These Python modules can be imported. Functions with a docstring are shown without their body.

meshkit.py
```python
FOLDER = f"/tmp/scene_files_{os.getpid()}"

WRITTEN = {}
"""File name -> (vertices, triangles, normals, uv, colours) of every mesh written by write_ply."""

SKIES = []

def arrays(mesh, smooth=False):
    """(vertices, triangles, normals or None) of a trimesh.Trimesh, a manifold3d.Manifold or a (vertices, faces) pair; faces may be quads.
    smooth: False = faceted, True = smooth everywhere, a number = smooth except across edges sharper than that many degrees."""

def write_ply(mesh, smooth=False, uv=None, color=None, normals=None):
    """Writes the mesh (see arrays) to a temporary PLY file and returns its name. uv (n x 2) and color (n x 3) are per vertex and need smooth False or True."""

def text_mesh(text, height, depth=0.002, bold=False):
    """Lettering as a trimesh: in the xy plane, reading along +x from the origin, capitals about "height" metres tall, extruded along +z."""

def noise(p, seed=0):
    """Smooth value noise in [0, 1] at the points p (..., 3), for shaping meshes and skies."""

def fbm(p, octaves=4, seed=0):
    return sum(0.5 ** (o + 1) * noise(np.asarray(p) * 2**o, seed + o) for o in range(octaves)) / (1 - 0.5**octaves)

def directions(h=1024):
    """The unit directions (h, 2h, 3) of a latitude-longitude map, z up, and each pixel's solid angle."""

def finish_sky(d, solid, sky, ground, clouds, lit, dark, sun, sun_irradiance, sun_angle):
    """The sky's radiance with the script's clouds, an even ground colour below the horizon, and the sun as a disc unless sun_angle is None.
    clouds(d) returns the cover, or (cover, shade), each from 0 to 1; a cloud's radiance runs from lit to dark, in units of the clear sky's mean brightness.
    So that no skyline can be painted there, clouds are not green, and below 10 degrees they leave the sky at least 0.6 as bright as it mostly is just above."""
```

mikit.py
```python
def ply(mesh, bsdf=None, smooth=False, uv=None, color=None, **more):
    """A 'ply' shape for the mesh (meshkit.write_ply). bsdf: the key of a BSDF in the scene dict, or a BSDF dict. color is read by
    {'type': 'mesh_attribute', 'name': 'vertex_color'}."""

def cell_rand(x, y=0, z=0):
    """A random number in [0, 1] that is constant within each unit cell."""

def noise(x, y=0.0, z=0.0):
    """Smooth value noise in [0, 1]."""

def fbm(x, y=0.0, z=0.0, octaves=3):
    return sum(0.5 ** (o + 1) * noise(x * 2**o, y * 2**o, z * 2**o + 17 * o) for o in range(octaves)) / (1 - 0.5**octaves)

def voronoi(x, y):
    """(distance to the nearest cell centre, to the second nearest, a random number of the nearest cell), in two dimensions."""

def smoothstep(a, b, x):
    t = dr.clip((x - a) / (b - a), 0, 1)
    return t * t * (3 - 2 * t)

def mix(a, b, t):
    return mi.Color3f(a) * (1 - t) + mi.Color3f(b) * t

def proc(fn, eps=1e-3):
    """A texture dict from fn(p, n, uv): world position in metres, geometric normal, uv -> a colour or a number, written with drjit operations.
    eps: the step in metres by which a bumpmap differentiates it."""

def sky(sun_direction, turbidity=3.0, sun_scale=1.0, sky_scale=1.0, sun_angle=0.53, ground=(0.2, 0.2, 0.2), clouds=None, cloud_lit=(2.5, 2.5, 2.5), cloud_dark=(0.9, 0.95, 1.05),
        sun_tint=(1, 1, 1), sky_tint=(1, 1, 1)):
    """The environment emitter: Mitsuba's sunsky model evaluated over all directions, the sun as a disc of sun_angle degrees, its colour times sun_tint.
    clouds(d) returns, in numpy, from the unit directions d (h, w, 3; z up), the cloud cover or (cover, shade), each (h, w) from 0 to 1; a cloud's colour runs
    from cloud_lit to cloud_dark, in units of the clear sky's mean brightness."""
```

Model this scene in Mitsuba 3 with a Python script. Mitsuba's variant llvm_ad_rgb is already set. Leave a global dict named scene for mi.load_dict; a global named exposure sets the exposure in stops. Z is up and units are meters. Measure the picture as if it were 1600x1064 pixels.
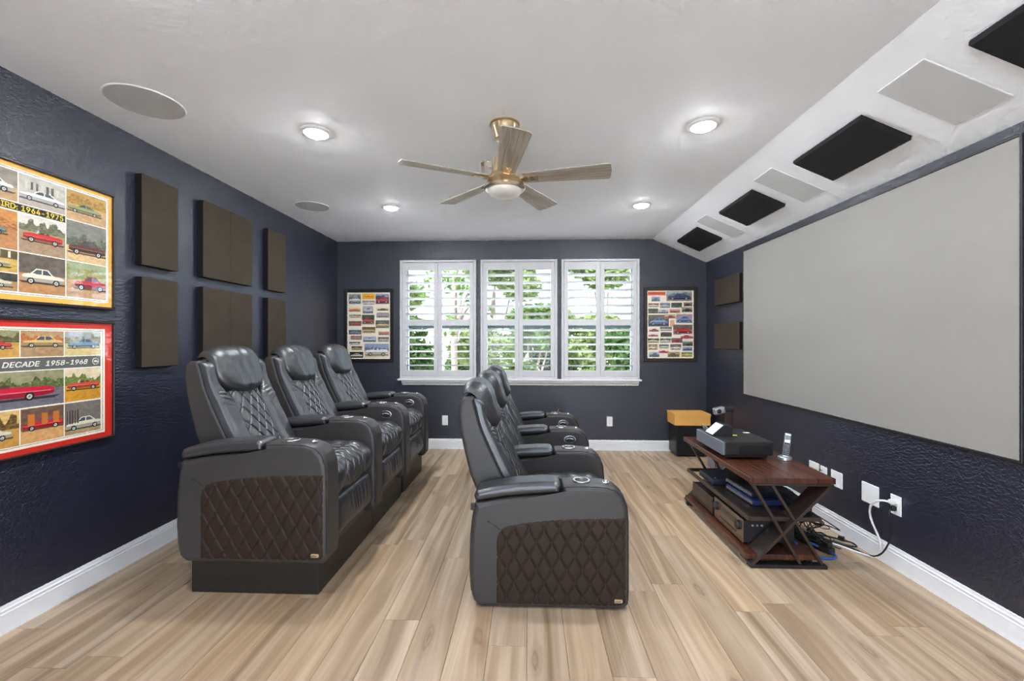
import math, random
import numpy as np
import trimesh
import mitsuba as mi
import drjit as dr
import mikit
import meshkit
import manifold3d as m3
from shapely.geometry import Polygon

T = mi.ScalarTransform4f
random.seed(7)
R = np.random.default_rng(7)
scene, labels = {}, {}
PI = math.pi

# ------------------------------------------------------------------ camera, sky, sun, exposure
CAM_H = 1.413
YAW = math.atan(26.0 / 677.0)
exposure = 1.27
scene['camera'] = {
    'type': 'perspective', 'fov': 2 * math.degrees(math.atan(800 / 677.0)), 'fov_axis': 'x',
    'near_clip': 0.05, 'far_clip': 200.0, 'principal_point_offset_y': -1.6 / 1064,
    'to_world': T().look_at(origin=[0, 0, CAM_H], target=[-math.sin(YAW), math.cos(YAW), CAM_H], up=[0, 0, 1]),
}


def cloud_cover(d):
    n = meshkit.fbm(np.stack([d[..., 0] * 3, d[..., 1] * 3, d[..., 2] * 5], -1) + 11.0, 4, 3)
    return np.clip(0.55 + (n - 0.45) * 1.6, 0, 1), np.clip((0.55 - n) * 1.5, 0, 0.6)


SKY = 9.5
scene['sky'] = mikit.sky([-0.70, -0.42, 0.95], turbidity=3.5, sun_scale=SKY * 1.0, sky_scale=SKY, ground=(0.5, 0.5, 0.48),
                         sky_tint=(0.92, 1.0, 1.1), sun_tint=(0.72, 1.0, 1.42), clouds=cloud_cover, cloud_lit=(2.1, 2.2, 2.35), cloud_dark=(1.25, 1.35, 1.5))
LAMP = 185.0

# ------------------------------------------------------------------ room dimensions (metres)
CZ = 2.74            # flat ceiling
BY = 5.67            # back wall (windows)
LX, RX = -2.542, 2.283
SX, SZ = 1.60, 2.43  # the ceiling slopes from x = SX down to the right wall at z = SZ
FY = -1.0            # wall behind the camera
SANG = math.atan2(CZ - SZ, RX - SX)


# ------------------------------------------------------------------ helpers
def srgb(r, g=None, b=None):
    if g is None:
        g = b = r
    c = np.array([r, g, b], float) / 255
    return [float(x) for x in np.where(c <= 0.04045, c / 12.92, ((c + 0.055) / 1.055) ** 2.4)]


def rgb(c):
    return {'type': 'rgb', 'value': [float(x) for x in c]}


def principled(c, rough=0.5, metallic=0.0, spec=0.5, **k):
    d = {'type': 'principled', 'base_color': c if isinstance(c, dict) else rgb(c), 'roughness': rough, 'metallic': metallic, 'specular': spec}
    d.update(k)
    return d


def mat(name, bsdf, bump=None, scale=1.0, two=True, eps=1e-3):
    if bump is not None:
        bsdf = {'type': 'bumpmap', 'height': mikit.proc(bump, eps), 'scale': scale, 'inner': bsdf}
    if two:
        bsdf = {'type': 'twosided', 'inner': bsdf}
    scene['material_' + name] = bsdf
    return 'material_' + name


def numbered(name):
    if not any(k == name or k.startswith(name + '__') for k in list(scene) + list(labels)):
        return name
    n = 1
    while True:
        k = f'{name}_{n:03d}'
        if not any(q == k or q.startswith(k + '__') for q in list(scene) + list(labels)):
            return k
        n += 1


USED = {}


def key_for(name, parent=None):
    base = f'{parent}__{name}' if parent else name
    n = USED.get(base, 0)
    USED[base] = n + 1
    return base if n == 0 else f'{base}_{n:03d}'


def thing(name, label, category, group=None, kind=None):
    k = key_for(name)
    labels[k] = {'label': label, 'category': category}
    if group:
        labels[k]['group'] = group
    if kind:
        labels[k]['kind'] = kind
    return k


def put(name, mesh, m, parent=None, smooth=False, label=None, to_world=None, kind=None, **kw):
    """One entry of the scene. mesh: a mesh, or a shape dict that is used again."""
    k = key_for(name, parent)
    d = dict(mesh) if isinstance(mesh, dict) else mikit.ply(mesh, m, smooth=smooth, **kw)
    if to_world is not None:
        d['to_world'] = to_world
    scene[k] = d
    if label:
        labels[k] = {'label': label}
    if kind:
        labels.setdefault(k, {})['kind'] = kind
    return k


def tag(k, label=None, category=None, group=None, kind=None):
    d = labels.setdefault(k, {})
    for a, b in (('label', label), ('category', category), ('group', group), ('kind', kind)):
        if b:
            d[a] = b
    return k


def struct(name, mesh, m, label, parent=None, smooth=False, **kw):
    k = put(name, mesh, m, parent, smooth, **kw)
    tag(k, label, name.split('_')[0] if parent is None else None, kind='structure')
    return k


def cat(*ms):
    ms = [m if isinstance(m, trimesh.Trimesh) else trimesh.Trimesh(*as_vf(m), process=False) for m in ms]
    return trimesh.util.concatenate(ms)


def as_vf(m):
    if hasattr(m, 'to_mesh'):
        q = m.to_mesh()
        return np.array(q.vert_properties[:, :3]), np.array(q.tri_verts)
    v, f = np.asarray(m[0], float), np.asarray(m[1], int)
    if f.shape[1] == 4:
        f = np.vstack([f[:, [0, 1, 2]], f[:, [0, 2, 3]]])
    return v, f


def cbox(lo, hi, c=0.003):
    """A box with chamfered edges."""
    lo, hi = np.minimum(lo, hi).astype(float), np.maximum(lo, hi).astype(float)
    c = min(c, 0.45 * float((hi - lo).min()))
    pts = []
    for s in np.ndindex(2, 2, 2):
        p = np.where(s, hi, lo)
        d = np.where(s, -c, c)
        for k in range(3):
            q = p + d
            q[k] = p[k]
            pts.append(q)
    return trimesh.convex.convex_hull(np.array(pts))


def rbox(lo, hi, r, n=12):
    """A box with rounded edges: the hull of eight spheres."""
    lo, hi = np.minimum(lo, hi).astype(float), np.maximum(lo, hi).astype(float)
    r = min(r, 0.49 * float((hi - lo).min()))
    ball = m3.Manifold.sphere(r, n)
    pts = [ball.translate([float(x) for x in np.where(s, hi - r, lo + r)]) for s in np.ndindex(2, 2, 2)]
    return trimesh.Trimesh(*as_vf(m3.Manifold.batch_hull(pts)), process=False)


def moved(mesh, m):
    q = mesh.copy()
    q.apply_transform(np.asarray(m, float))
    return q


def rot(axis, deg, at=(0, 0, 0)):
    return trimesh.transformations.rotation_matrix(math.radians(deg), axis, at)


def trans(x, y, z):
    return trimesh.transformations.translation_matrix([x, y, z])


def smooth_path(pts, n=60):
    from scipy.interpolate import CubicSpline
    pts = np.asarray(pts, float)
    t = np.r_[0, np.cumsum(np.linalg.norm(np.diff(pts, axis=0), axis=1))]
    return CubicSpline(t, pts)(np.linspace(0, t[-1], n))


def tube(pts, r, n=8, caps=True):
    p = np.asarray(pts, float)
    rr = np.broadcast_to(np.asarray(r, float), (len(p),))
    tan = np.gradient(p, axis=0)
    tan /= np.linalg.norm(tan, axis=1, keepdims=True) + 1e-12
    a = np.cross(tan[0], [0, 0, 1.0] if abs(tan[0][2]) < 0.9 else [1.0, 0, 0])
    a /= np.linalg.norm(a)
    V = []
    for k in range(len(p)):
        a = a - tan[k] * (a @ tan[k])
        a /= np.linalg.norm(a) + 1e-12
        b = np.cross(tan[k], a)
        th = np.arange(n) * 2 * PI / n
        V.append(p[k] + rr[k] * (np.cos(th)[:, None] * a + np.sin(th)[:, None] * b))
    V = np.vstack(V)
    F = []
    for k in range(len(p) - 1):
        for j in range(n):
            q, w = k * n + j, k * n + (j + 1) % n
            F += [[q, w, w + n], [q, w + n, q + n]]
    if caps:
        V = np.vstack([V, p[0], p[-1]])
        c0, c1, e = len(V) - 2, len(V) - 1, (len(p) - 1) * n
        for j in range(n):
            F += [[c0, (j + 1) % n, j], [c1, e + j, e + (j + 1) % n]]
    return trimesh.Trimesh(V, F, process=False)


def lathe(prof, n=40, at=(0, 0, 0)):
    """Profile of (radius, z), turned about z."""
    prof = np.asarray(prof, float)
    th = np.arange(n) * 2 * PI / n
    V = np.stack([np.outer(prof[:, 0], np.cos(th)), np.outer(prof[:, 0], np.sin(th)), np.repeat(prof[:, 1:], n, 1)], -1).reshape(-1, 3)
    F = []
    for k in range(len(prof) - 1):
        for j in range(n):
            q, w = k * n + j, k * n + (j + 1) % n
            F += [[q, w, w + n], [q, w + n, q + n]]
    m = trimesh.Trimesh(V + np.asarray(at), F, process=False)
    m.merge_vertices()
    m.update_faces(m.nondegenerate_faces())
    trimesh.repair.fix_normals(m)
    return m


def prism(poly, lo, hi, axis='y'):
    """Polygon points in the plane across the axis, extruded from lo to hi along it. axis y: (x, z); x: (y, z); z: (x, y)."""
    m = trimesh.creation.extrude_polygon(poly if isinstance(poly, Polygon) else Polygon(poly), 1.0, engine='earcut')
    v = m.vertices.copy()
    h = lo + v[:, 2] * (hi - lo)
    a, b = v[:, 0].copy(), v[:, 1].copy()
    o = {'y': (a, h, b), 'x': (h, a, b), 'z': (a, b, h)}[axis]
    m = trimesh.Trimesh(np.stack(o, -1), m.faces, process=False)
    trimesh.repair.fix_normals(m)
    return m


def grid(P, nu, nv, flip=False):
    """A sheet from P(a, b) -> (..., 3), a and b from 0 to 1."""
    a, b = np.meshgrid(np.linspace(0, 1, nu + 1), np.linspace(0, 1, nv + 1), indexing='ij')
    V = P(a, b).reshape(-1, 3)
    i, j = np.meshgrid(np.arange(nu), np.arange(nv), indexing='ij')
    q = (i * (nv + 1) + j).ravel()
    F = np.stack([q, q + nv + 1, q + nv + 2, q + 1], -1)
    if flip:
        F = F[:, ::-1]
    return trimesh.Trimesh(*as_vf((V, F)), process=False)


def pad(front, back, nu, nv, flip=False):
    """A cushion: two sheets that meet along their edges."""
    m = cat(grid(front, nu, nv, flip), grid(back, max(4, nu // 4), max(4, nv // 4), not flip))
    return m


def resample(pts, n, closed=True):
    p = np.asarray(pts, float)
    if closed:
        p = np.vstack([p, p[:1]])
    t = np.r_[0, np.cumsum(np.linalg.norm(np.diff(p, axis=0), axis=1))]
    s = np.linspace(0, t[-1], n, endpoint=not closed)
    return np.stack([np.interp(s, t, p[:, k]) for k in range(p.shape[1])], -1)


def round_poly(pts, r, res=6):
    q = Polygon(pts).buffer(-r, quad_segs=res).buffer(2 * r, quad_segs=res).buffer(-r, quad_segs=res)
    return np.array(q.exterior.coords)[:-1]


def loft(profile, half, r, n=120, steps=6):
    """A profile of (x, z) swept across y from -half to half, its rim rounded with the radius r."""
    pr = resample(profile, n)
    if Polygon(pr).exterior.is_ccw is False:
        pr = pr[::-1]
    tg = np.roll(pr, -1, 0) - np.roll(pr, 1, 0)
    tg /= np.linalg.norm(tg, axis=1, keepdims=True) + 1e-12
    nin = np.stack([-tg[:, 1], tg[:, 0]], -1)
    st = []
    for k in range(steps + 1):
        a = k / steps * PI / 2
        st.append((-half + r * (1 - math.sin(a)), r * (1 - math.cos(a))))
    st = [(y, d) for y, d in st][::-1]
    # from the outer face (y = -half, inset r) to full width
    st = [(-half + r * (1 - math.cos(a)), r * (1 - math.sin(a))) for a in np.linspace(0, PI / 2, steps + 1)]
    st += [(-y, d) for y, d in st[::-1]]
    rings = []
    for y, d in st:
        q = pr + nin * d
        rings.append(np.stack([q[:, 0], np.full(len(q), y), q[:, 1]], -1))
    V = np.vstack(rings)
    F = []
    N = len(pr)
    for k in range(len(rings) - 1):
        j = np.arange(N)
        a, b = k * N + j, k * N + (j + 1) % N
        F.append(np.stack([a, b, b + N], -1))
        F.append(np.stack([a, b + N, a + N], -1))
    F = [np.vstack(F)]
    import mapbox_earcut as ec
    for which, y in ((0, rings[0]), (1, rings[-1])):
        q = y[:, [0, 2]]
        tri = np.asarray(ec.triangulate_float64(q, np.array([len(q)], dtype=np.uint32))).reshape(-1, 3)
        base = 0 if which == 0 else (len(rings) - 1) * N
        F.append(tri + base if which == 1 else tri[:, ::-1] + base)
    m = trimesh.Trimesh(V, np.vstack(F), process=False)
    trimesh.repair.fix_normals(m)
    return m


def boolean_minus(m, *cuts):
    try:
        A = m3.Manifold(m3.Mesh(np.asarray(m.vertices, np.float32), np.asarray(m.faces, np.uint32)))
        for c in cuts:
            A = A - m3.Manifold(m3.Mesh(np.asarray(c.vertices, np.float32), np.asarray(c.faces, np.uint32)))
        v, f = as_vf(A)
        return trimesh.Trimesh(v, f, process=False) if len(f) else m
    except Exception:
        return m


# ------------------------------------------------------------------ materials
N_, F_ = mikit.noise, mikit.fbm


def wall_bump(p, n, uv):
    a = F_(p.x * 95, p.y * 95, p.z * 95, octaves=2)
    return mikit.smoothstep(0.3, 0.75, a)


def ceiling_bump(p, n, uv):
    a = F_(p.x * 70, p.y * 70, p.z * 70, octaves=2)
    return mikit.smoothstep(0.4, 0.65, a)


NAVY = mat('navy_paint', principled(srgb(26, 29, 46), 0.33, spec=1.0), wall_bump, 0.0024)
CEIL = mat('ceiling_paint', principled(srgb(244, 245, 247), 0.7, spec=0.2), ceiling_bump, 0.0016)
WHITE = mat('white_trim', principled(srgb(236, 236, 236), 0.35))
SHUTTER = mat('white_shutter', principled(srgb(212, 210, 210), 0.4))
VINYL = mat('window_vinyl', principled(srgb(225, 232, 236), 0.4))
RAILGREY = mat('grey_rail', principled(srgb(84, 100, 100), 0.5))
PANE = 'material_pane'
scene[PANE] = {'type': 'thindielectric', 'int_ior': 1.3}


def wood_floor(p, n, uv):
    k = dr.floor(uv.x / 10)
    x, y = uv.x - k * 10, uv.y
    r1, r2, r3 = mikit.cell_rand(k, 3), mikit.cell_rand(k, 7), mikit.cell_rand(k, 11)
    ox = k * 3.7
    warp = (N_(x * 5 + ox, y * 0.9, r1 * 50) - 0.5) * 0.10 + (N_(x * 14 + ox, y * 3.0, r2 * 50) - 0.5) * 0.02
    band = F_((x + warp) * 26 + ox, y * 0.9, r2 * 30, octaves=3)
    fine = F_((x + warp) * 190 + ox, y * 4.0, r3 * 30, octaves=2)
    streak = mikit.smoothstep(0.52, 0.78, F_((x + warp * 1.4) * 13 + ox, y * 0.65, r1 * 90, octaves=3))
    kx, ky = (x - (0.03 + 0.12 * r1)), (y - (0.25 + 0.75 * r2))
    d = dr.sqrt(dr.square(kx * 10) + dr.square(ky * 2.6)) + (N_(x * 30 + ox, y * 8) - 0.5) * 0.35
    knot = (1 - mikit.smoothstep(0.03, 0.42, d)) * mikit.smoothstep(0.3, 0.4, r3)
    ring = 0.5 + 0.5 * dr.sin(d * 42 + fine * 4)
    c = mikit.mix(srgb(214, 188, 158), srgb(186, 156, 124), mikit.smoothstep(0.3, 0.7, band))
    c = mikit.mix(c, srgb(150, 120, 92), streak * 0.7)
    c = mikit.mix(c, srgb(140, 108, 80), knot * (0.35 + 0.4 * ring))
    c = c * (0.86 + 0.28 * fine)
    tone = 0.73 + 0.12 * r1
    warmth = mikit.mix(mi.Color3f(1.03, 1.0, 0.96), mi.Color3f(0.97, 1.0, 1.05), r3)
    return dr.clip(c * tone * warmth, 0, 1)


FLOORMAT = mat('plank', principled(mikit.proc(wood_floor), 0.38, spec=0.4))
SUBFLOOR = mat('subfloor', principled(srgb(90, 72, 55), 0.8))


def leather_bump(p, n, uv):
    return F_(p.x * 160, p.y * 160, p.z * 160, octaves=2) + 0.35 * F_(p.x * 22, p.y * 22, p.z * 22, octaves=2)


LEATHER = mat('black_leather', principled(srgb(40, 40, 43), 0.36, spec=1.0), leather_bump, 0.0009, eps=2e-3)
LEATHER_SIDE = mat('grey_leather', principled(srgb(51, 48, 47), 0.46, spec=0.5), leather_bump, 0.0006, eps=2e-3)
SUEDE = mat('brown_quilt', principled(srgb(42, 28, 19), 0.6, spec=0.3), leather_bump, 0.0005, eps=2e-3)
RISER = mat('dark_riser_leather', principled(srgb(34, 30, 27), 0.45, spec=0.45), leather_bump, 0.0006, eps=2e-3)
STITCH = mat('thread', principled(srgb(24, 24, 27), 0.7))
BLACKGAP = mat('black_fabric', principled(srgb(14, 14, 16), 0.9, spec=0.1))
CHROME = mat('chrome', {'type': 'roughconductor', 'material': 'none', 'specular_reflectance': rgb([0.82, 0.82, 0.83]), 'alpha': 0.12})
CUPIN = mat('cup_inside', principled(srgb(26, 25, 24), 0.35))
TAGMAT = mat('tan_tag', principled(srgb(176, 150, 112), 0.4))


def cloth_bump(p, n, uv):
    return 0.5 + 0.25 * dr.sin(p.y * 2400) * dr.sin(p.z * 2400)


def panel_color(p, n, uv):
    a = F_(p.x * 9, p.y * 9, p.z * 9, octaves=3)
    return mikit.mix(srgb(59, 50, 41), srgb(68, 59, 49), a)


PANEL = mat('acoustic_cloth', principled(mikit.proc(panel_color), 0.85, spec=0.2))
PANEL_EDGE = mat('acoustic_edge', principled(srgb(26, 23, 22), 0.85, spec=0.2))
PANEL_BLACK = mat('black_cloth', principled(srgb(27, 27, 29), 0.8, spec=0.25))
GRILLE = mat('speaker_grille', principled(srgb(196, 196, 195), 0.7, spec=0.2))
BLACK = mat('black_plastic', principled(srgb(20, 20, 22), 0.4))
BLACK_SATIN = mat('black_satin', principled(srgb(30, 29, 30), 0.45))
BLACK_METAL = mat('black_metal', principled(srgb(34, 32, 33), 0.42, metallic=0.2))
BRONZE = mat('bronze_metal', principled(srgb(58, 47, 41), 0.3, metallic=0.35, clearcoat=0.5))
SCREEN = mat('screen_cloth', principled(srgb(151, 147, 142), 0.55, spec=0.25))
PLATE = mat('white_plate', principled(srgb(240, 240, 238), 0.35))
SILVER = mat('silver', principled(srgb(196, 196, 198), 0.3, metallic=0.8))
GREYPL = mat('grey_plastic', principled(srgb(120, 122, 126), 0.5))
ORANGE = mat('orange_card', principled(srgb(240, 176, 92), 0.6))
DARKBROWN = mat('dark_brown', principled(srgb(40, 30, 26), 0.5))


def walnut(p, n, uv):
    k = dr.floor((p.x - 1.37) / 0.058)
    r = mikit.cell_rand(k, dr.floor((p.y + 0.37 * mikit.cell_rand(k, 5)) / 0.62))
    g = F_(p.x * 70 + k * 9, p.y * 2.6, r * 30, octaves=3)
    h = F_(p.x * 260 + k * 5, p.y * 9, octaves=2)
    c = mikit.mix(srgb(88, 48, 32), srgb(46, 26, 19), mikit.smoothstep(0.25, 0.75, 0.6 * g + 0.4 * h))
    return c * (0.80 + 0.4 * r)


WALNUT = mat('walnut', principled(mikit.proc(walnut), 0.28, spec=0.5))


def fanwood(p, n, uv):
    g = F_(uv.x * 120, uv.y * 6, octaves=3)
    h = F_(uv.x * 30, uv.y * 2.0, octaves=2)
    c = mikit.mix(srgb(178, 174, 164), srgb(142, 136, 126), mikit.smoothstep(0.3, 0.75, g))
    return mikit.mix(c, srgb(158, 138, 112), h * 0.5)


FANWOOD = mat('weathered_wood', principled(mikit.proc(fanwood), 0.45))
CHAMPAGNE = mat('champagne_metal', principled(srgb(190, 166, 130), 0.28, metallic=0.8))
NICKEL = mat('bright_metal', principled(srgb(228, 220, 204), 0.16, metallic=0.95))
FROST = mat('frosted_glass', principled(srgb(232, 228, 222), 0.3))
FRAME_BLACK = mat('black_frame', principled(srgb(24, 19, 18), 0.35))
FRAME_CHROME = mat('frame_metal', principled(srgb(60, 52, 40), 0.25, metallic=0.6))
PRINT = mat('print', principled({'type': 'mesh_attribute', 'name': 'vertex_color'}, 0.55, spec=0.3))
SCREEN_WHITE = mat('pale_panel', principled(srgb(214, 218, 228), 0.25))
GREYCLOTH = mat('grey_speaker_cloth', principled(srgb(104, 108, 116), 0.85))
BLUE = mat('blue_cable', principled(srgb(52, 84, 150), 0.4))
WHITECABLE = mat('white_cable', principled(srgb(226, 226, 226), 0.4))
BLACKCABLE = mat('black_cable', principled(srgb(16, 16, 17), 0.45))
GLOSSY_BLACK = mat('gloss_black', principled(srgb(24, 26, 34), 0.12, spec=0.7))
YELLOWISH = mat('yellow_sticker', principled(srgb(226, 214, 120), 0.5))
BARK = mat('bark', principled(srgb(128, 112, 98), 0.85))
LAWN = mat('lawn', principled(srgb(196, 200, 184), 0.9))
LEAVES = []
for c in ((84, 104, 54), (100, 118, 64), (68, 88, 50), (116, 128, 80)):
    LEAVES.append(mat('leaf_%d' % c[0], {'type': 'principledthin', 'base_color': rgb(srgb(*c)), 'roughness': 0.5, 'diff_trans': 0.9}, two=False))
WOODLIGHT = mat('light_deck', principled(srgb(204, 204, 206), 0.8))

# ------------------------------------------------------------------ setting: floor of planks
sub = key_for('floor')
scene[sub] = mikit.ply(cbox((LX - 0.1, FY - 0.1, -0.15), (RX + 0.1, BY + 0.1, -0.014), 0.001), SUBFLOOR)
tag(sub, 'light oak plank floor of the media room', 'floor', kind='structure')
PW, PL = 0.181, 1.52
row = 0
x = LX
while x < RX - 0.01:
    x1 = min(x + PW, RX)
    y = FY - PL * ((row * 0.37 + 0.21 * (row % 3)) % 1.0)
    j = 0
    while y < BY:
        ya, yb = max(y, FY), min(y + PL, BY)
        if yb - ya > 0.03:
            g = 0.0007
            m = cbox((x + g, ya + g, -0.0139), (x1 - g, yb - g, 0.0), 0.0012)
            v = m.vertices
            kk = row * 17 + j + 1
            uv = np.stack([v[:, 0] - x + 10 * kk + 0.001, v[:, 1] - y], -1)
            put('plank', m, FLOORMAT, sub, uv=uv)
        y += PL
        j += 1
    x = x1
    row += 1

# ------------------------------------------------------------------ walls, ceiling, slope
TH = 0.16
struct('wall_left', cbox((LX - TH, FY - TH, -0.1), (LX, BY + TH, CZ + 0.1), 0.001), NAVY, 'navy painted wall on the left with framed posters and acoustic panels')
struct('wall_right', cbox((RX, FY - TH, -0.1), (RX + TH, BY + TH, SZ + 0.12), 0.001), NAVY, 'navy painted wall on the right behind the projection screen')
WIN = [(-1.655, -0.72), (-0.594, 0.34), (0.456, 1.39)]      # openings in the back wall
WZ0, WZ1 = 0.955, 2.445
WPOLY = Polygon([(LX - TH, -0.1), (RX + TH, -0.1), (RX + TH, CZ + 0.1), (LX - TH, CZ + 0.1)])
for a, b in WIN:
    WPOLY = WPOLY.difference(Polygon([(a, WZ0), (b, WZ0), (b, WZ1), (a, WZ1)]))
struct('wall_back', prism(WPOLY, BY, BY + TH, 'y'), NAVY, 'navy painted far wall with three shuttered windows')
struct('ceiling', cat(cbox((LX - TH, FY - TH, CZ), (SX, BY + TH, CZ + 0.12), 0.001),
                      prism([(SX, CZ), (RX + 0.02, SZ - 0.009), (RX + 0.02, SZ + 0.2), (SX, CZ + 0.12)], FY - TH, BY + TH, 'y')),
       CEIL, 'white textured ceiling that slopes down to the right wall')
# the wall behind the camera with a wide glazed opening
FPOLY = Polygon([(LX - TH, -0.1), (RX + TH, -0.1), (RX + TH, CZ + 0.1), (LX - TH, CZ + 0.1)])
FPOLY = FPOLY.difference(Polygon([(-1.25, 0.0), (1.15, 0.0), (1.15, 2.1), (-1.25, 2.1)]))
FRONT = mat('rear_wall_paint', principled(srgb(225, 225, 222), 0.6))
struct('wall_front', prism(FPOLY, FY - TH, FY, 'y'), FRONT, 'wall behind the camera with a wide opening')
struct('ground_1', cbox((-2.6, FY - 4.0, -0.12), (2.4, FY - 0.16, -0.03), 0.002), WOODLIGHT, 'pale deck outside the opening behind the camera')

# baseboards
BB = [(0, 0), (0.016, 0), (0.016, 0.008), (0.014, 0.024), (0.0125, 0.088), (0.0145, 0.091), (0.0145, 0.096), (0.0085, 0.099), (0.0085, 0.106), (0.0125, 0.109), (0.0125, 0.114), (0.007, 0.119), (0.005, 0.130), (0.003, 0.135), (0, 0.135)]
struct('baseboard_left', prism([(LX + a, b) for a, b in BB], FY, BY, 'y'), WHITE, 'white moulded baseboard along the left wall')
struct('baseboard_right', prism([(RX - a, b) for a, b in BB], FY, BY, 'y'), WHITE, 'white moulded baseboard along the right wall')
struct('baseboard_back', prism([(BY - a, b) for a, b in BB], LX, RX, 'x'), WHITE, 'white moulded baseboard under the windows')

# ------------------------------------------------------------------ windows (vinyl sashes and panes) and plantation shutters
for i, (a, b) in enumerate(WIN):
    k = f'window_{i + 1}'
    labels[k] = {'label': f'{("left", "middle", "right")[i]} one of the three windows behind white shutters', 'category': 'window', 'kind': 'structure'}
    y0, y1 = BY + 0.09, BY + 0.14
    e = 0.045
    put('frame', cat(cbox((a, y0, WZ0), (a + e, y1, WZ1)), cbox((b - e, y0, WZ0), (b, y1, WZ1)), cbox((a + e, y0, WZ1 - e), (b - e, y1, WZ1)), cbox((a + e, y0, WZ0), (b - e, y1, WZ0 + e))), VINYL, k)
    zm = 1.612
    put('meeting_rail', cbox((a + e, y0 + 0.004, zm - 0.022), (b - e, y1 - 0.004, zm + 0.022)), RAILGREY, k)
    for z0, z1, yy in ((WZ0 + e, zm - 0.022, y0 + 0.02), (zm + 0.022, WZ1 - e, y0 + 0.03)):
        v = np.array([[a + e, yy, z0], [b - e, yy, z0], [b - e, yy, z1], [a + e, yy, z1]])
        put('pane', (v, np.array([[0, 1, 2, 3]])), PANE, k)


def louver_mesh(x0, x1, yc, zc, chord, thick, tilt):
    """An elliptical louver; its room-side edge is the higher one."""
    th = np.linspace(0, 2 * PI, 20, endpoint=False)
    py, pz = np.cos(th) * chord / 2, np.sin(th) * thick / 2
    t = math.radians(tilt)
    yy = py * math.cos(t) + pz * math.sin(t)
    zz = -py * math.sin(t) + pz * math.cos(t)
    return prism(np.stack([yy + yc, zz + zc], -1), x0, x1, 'x')


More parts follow.
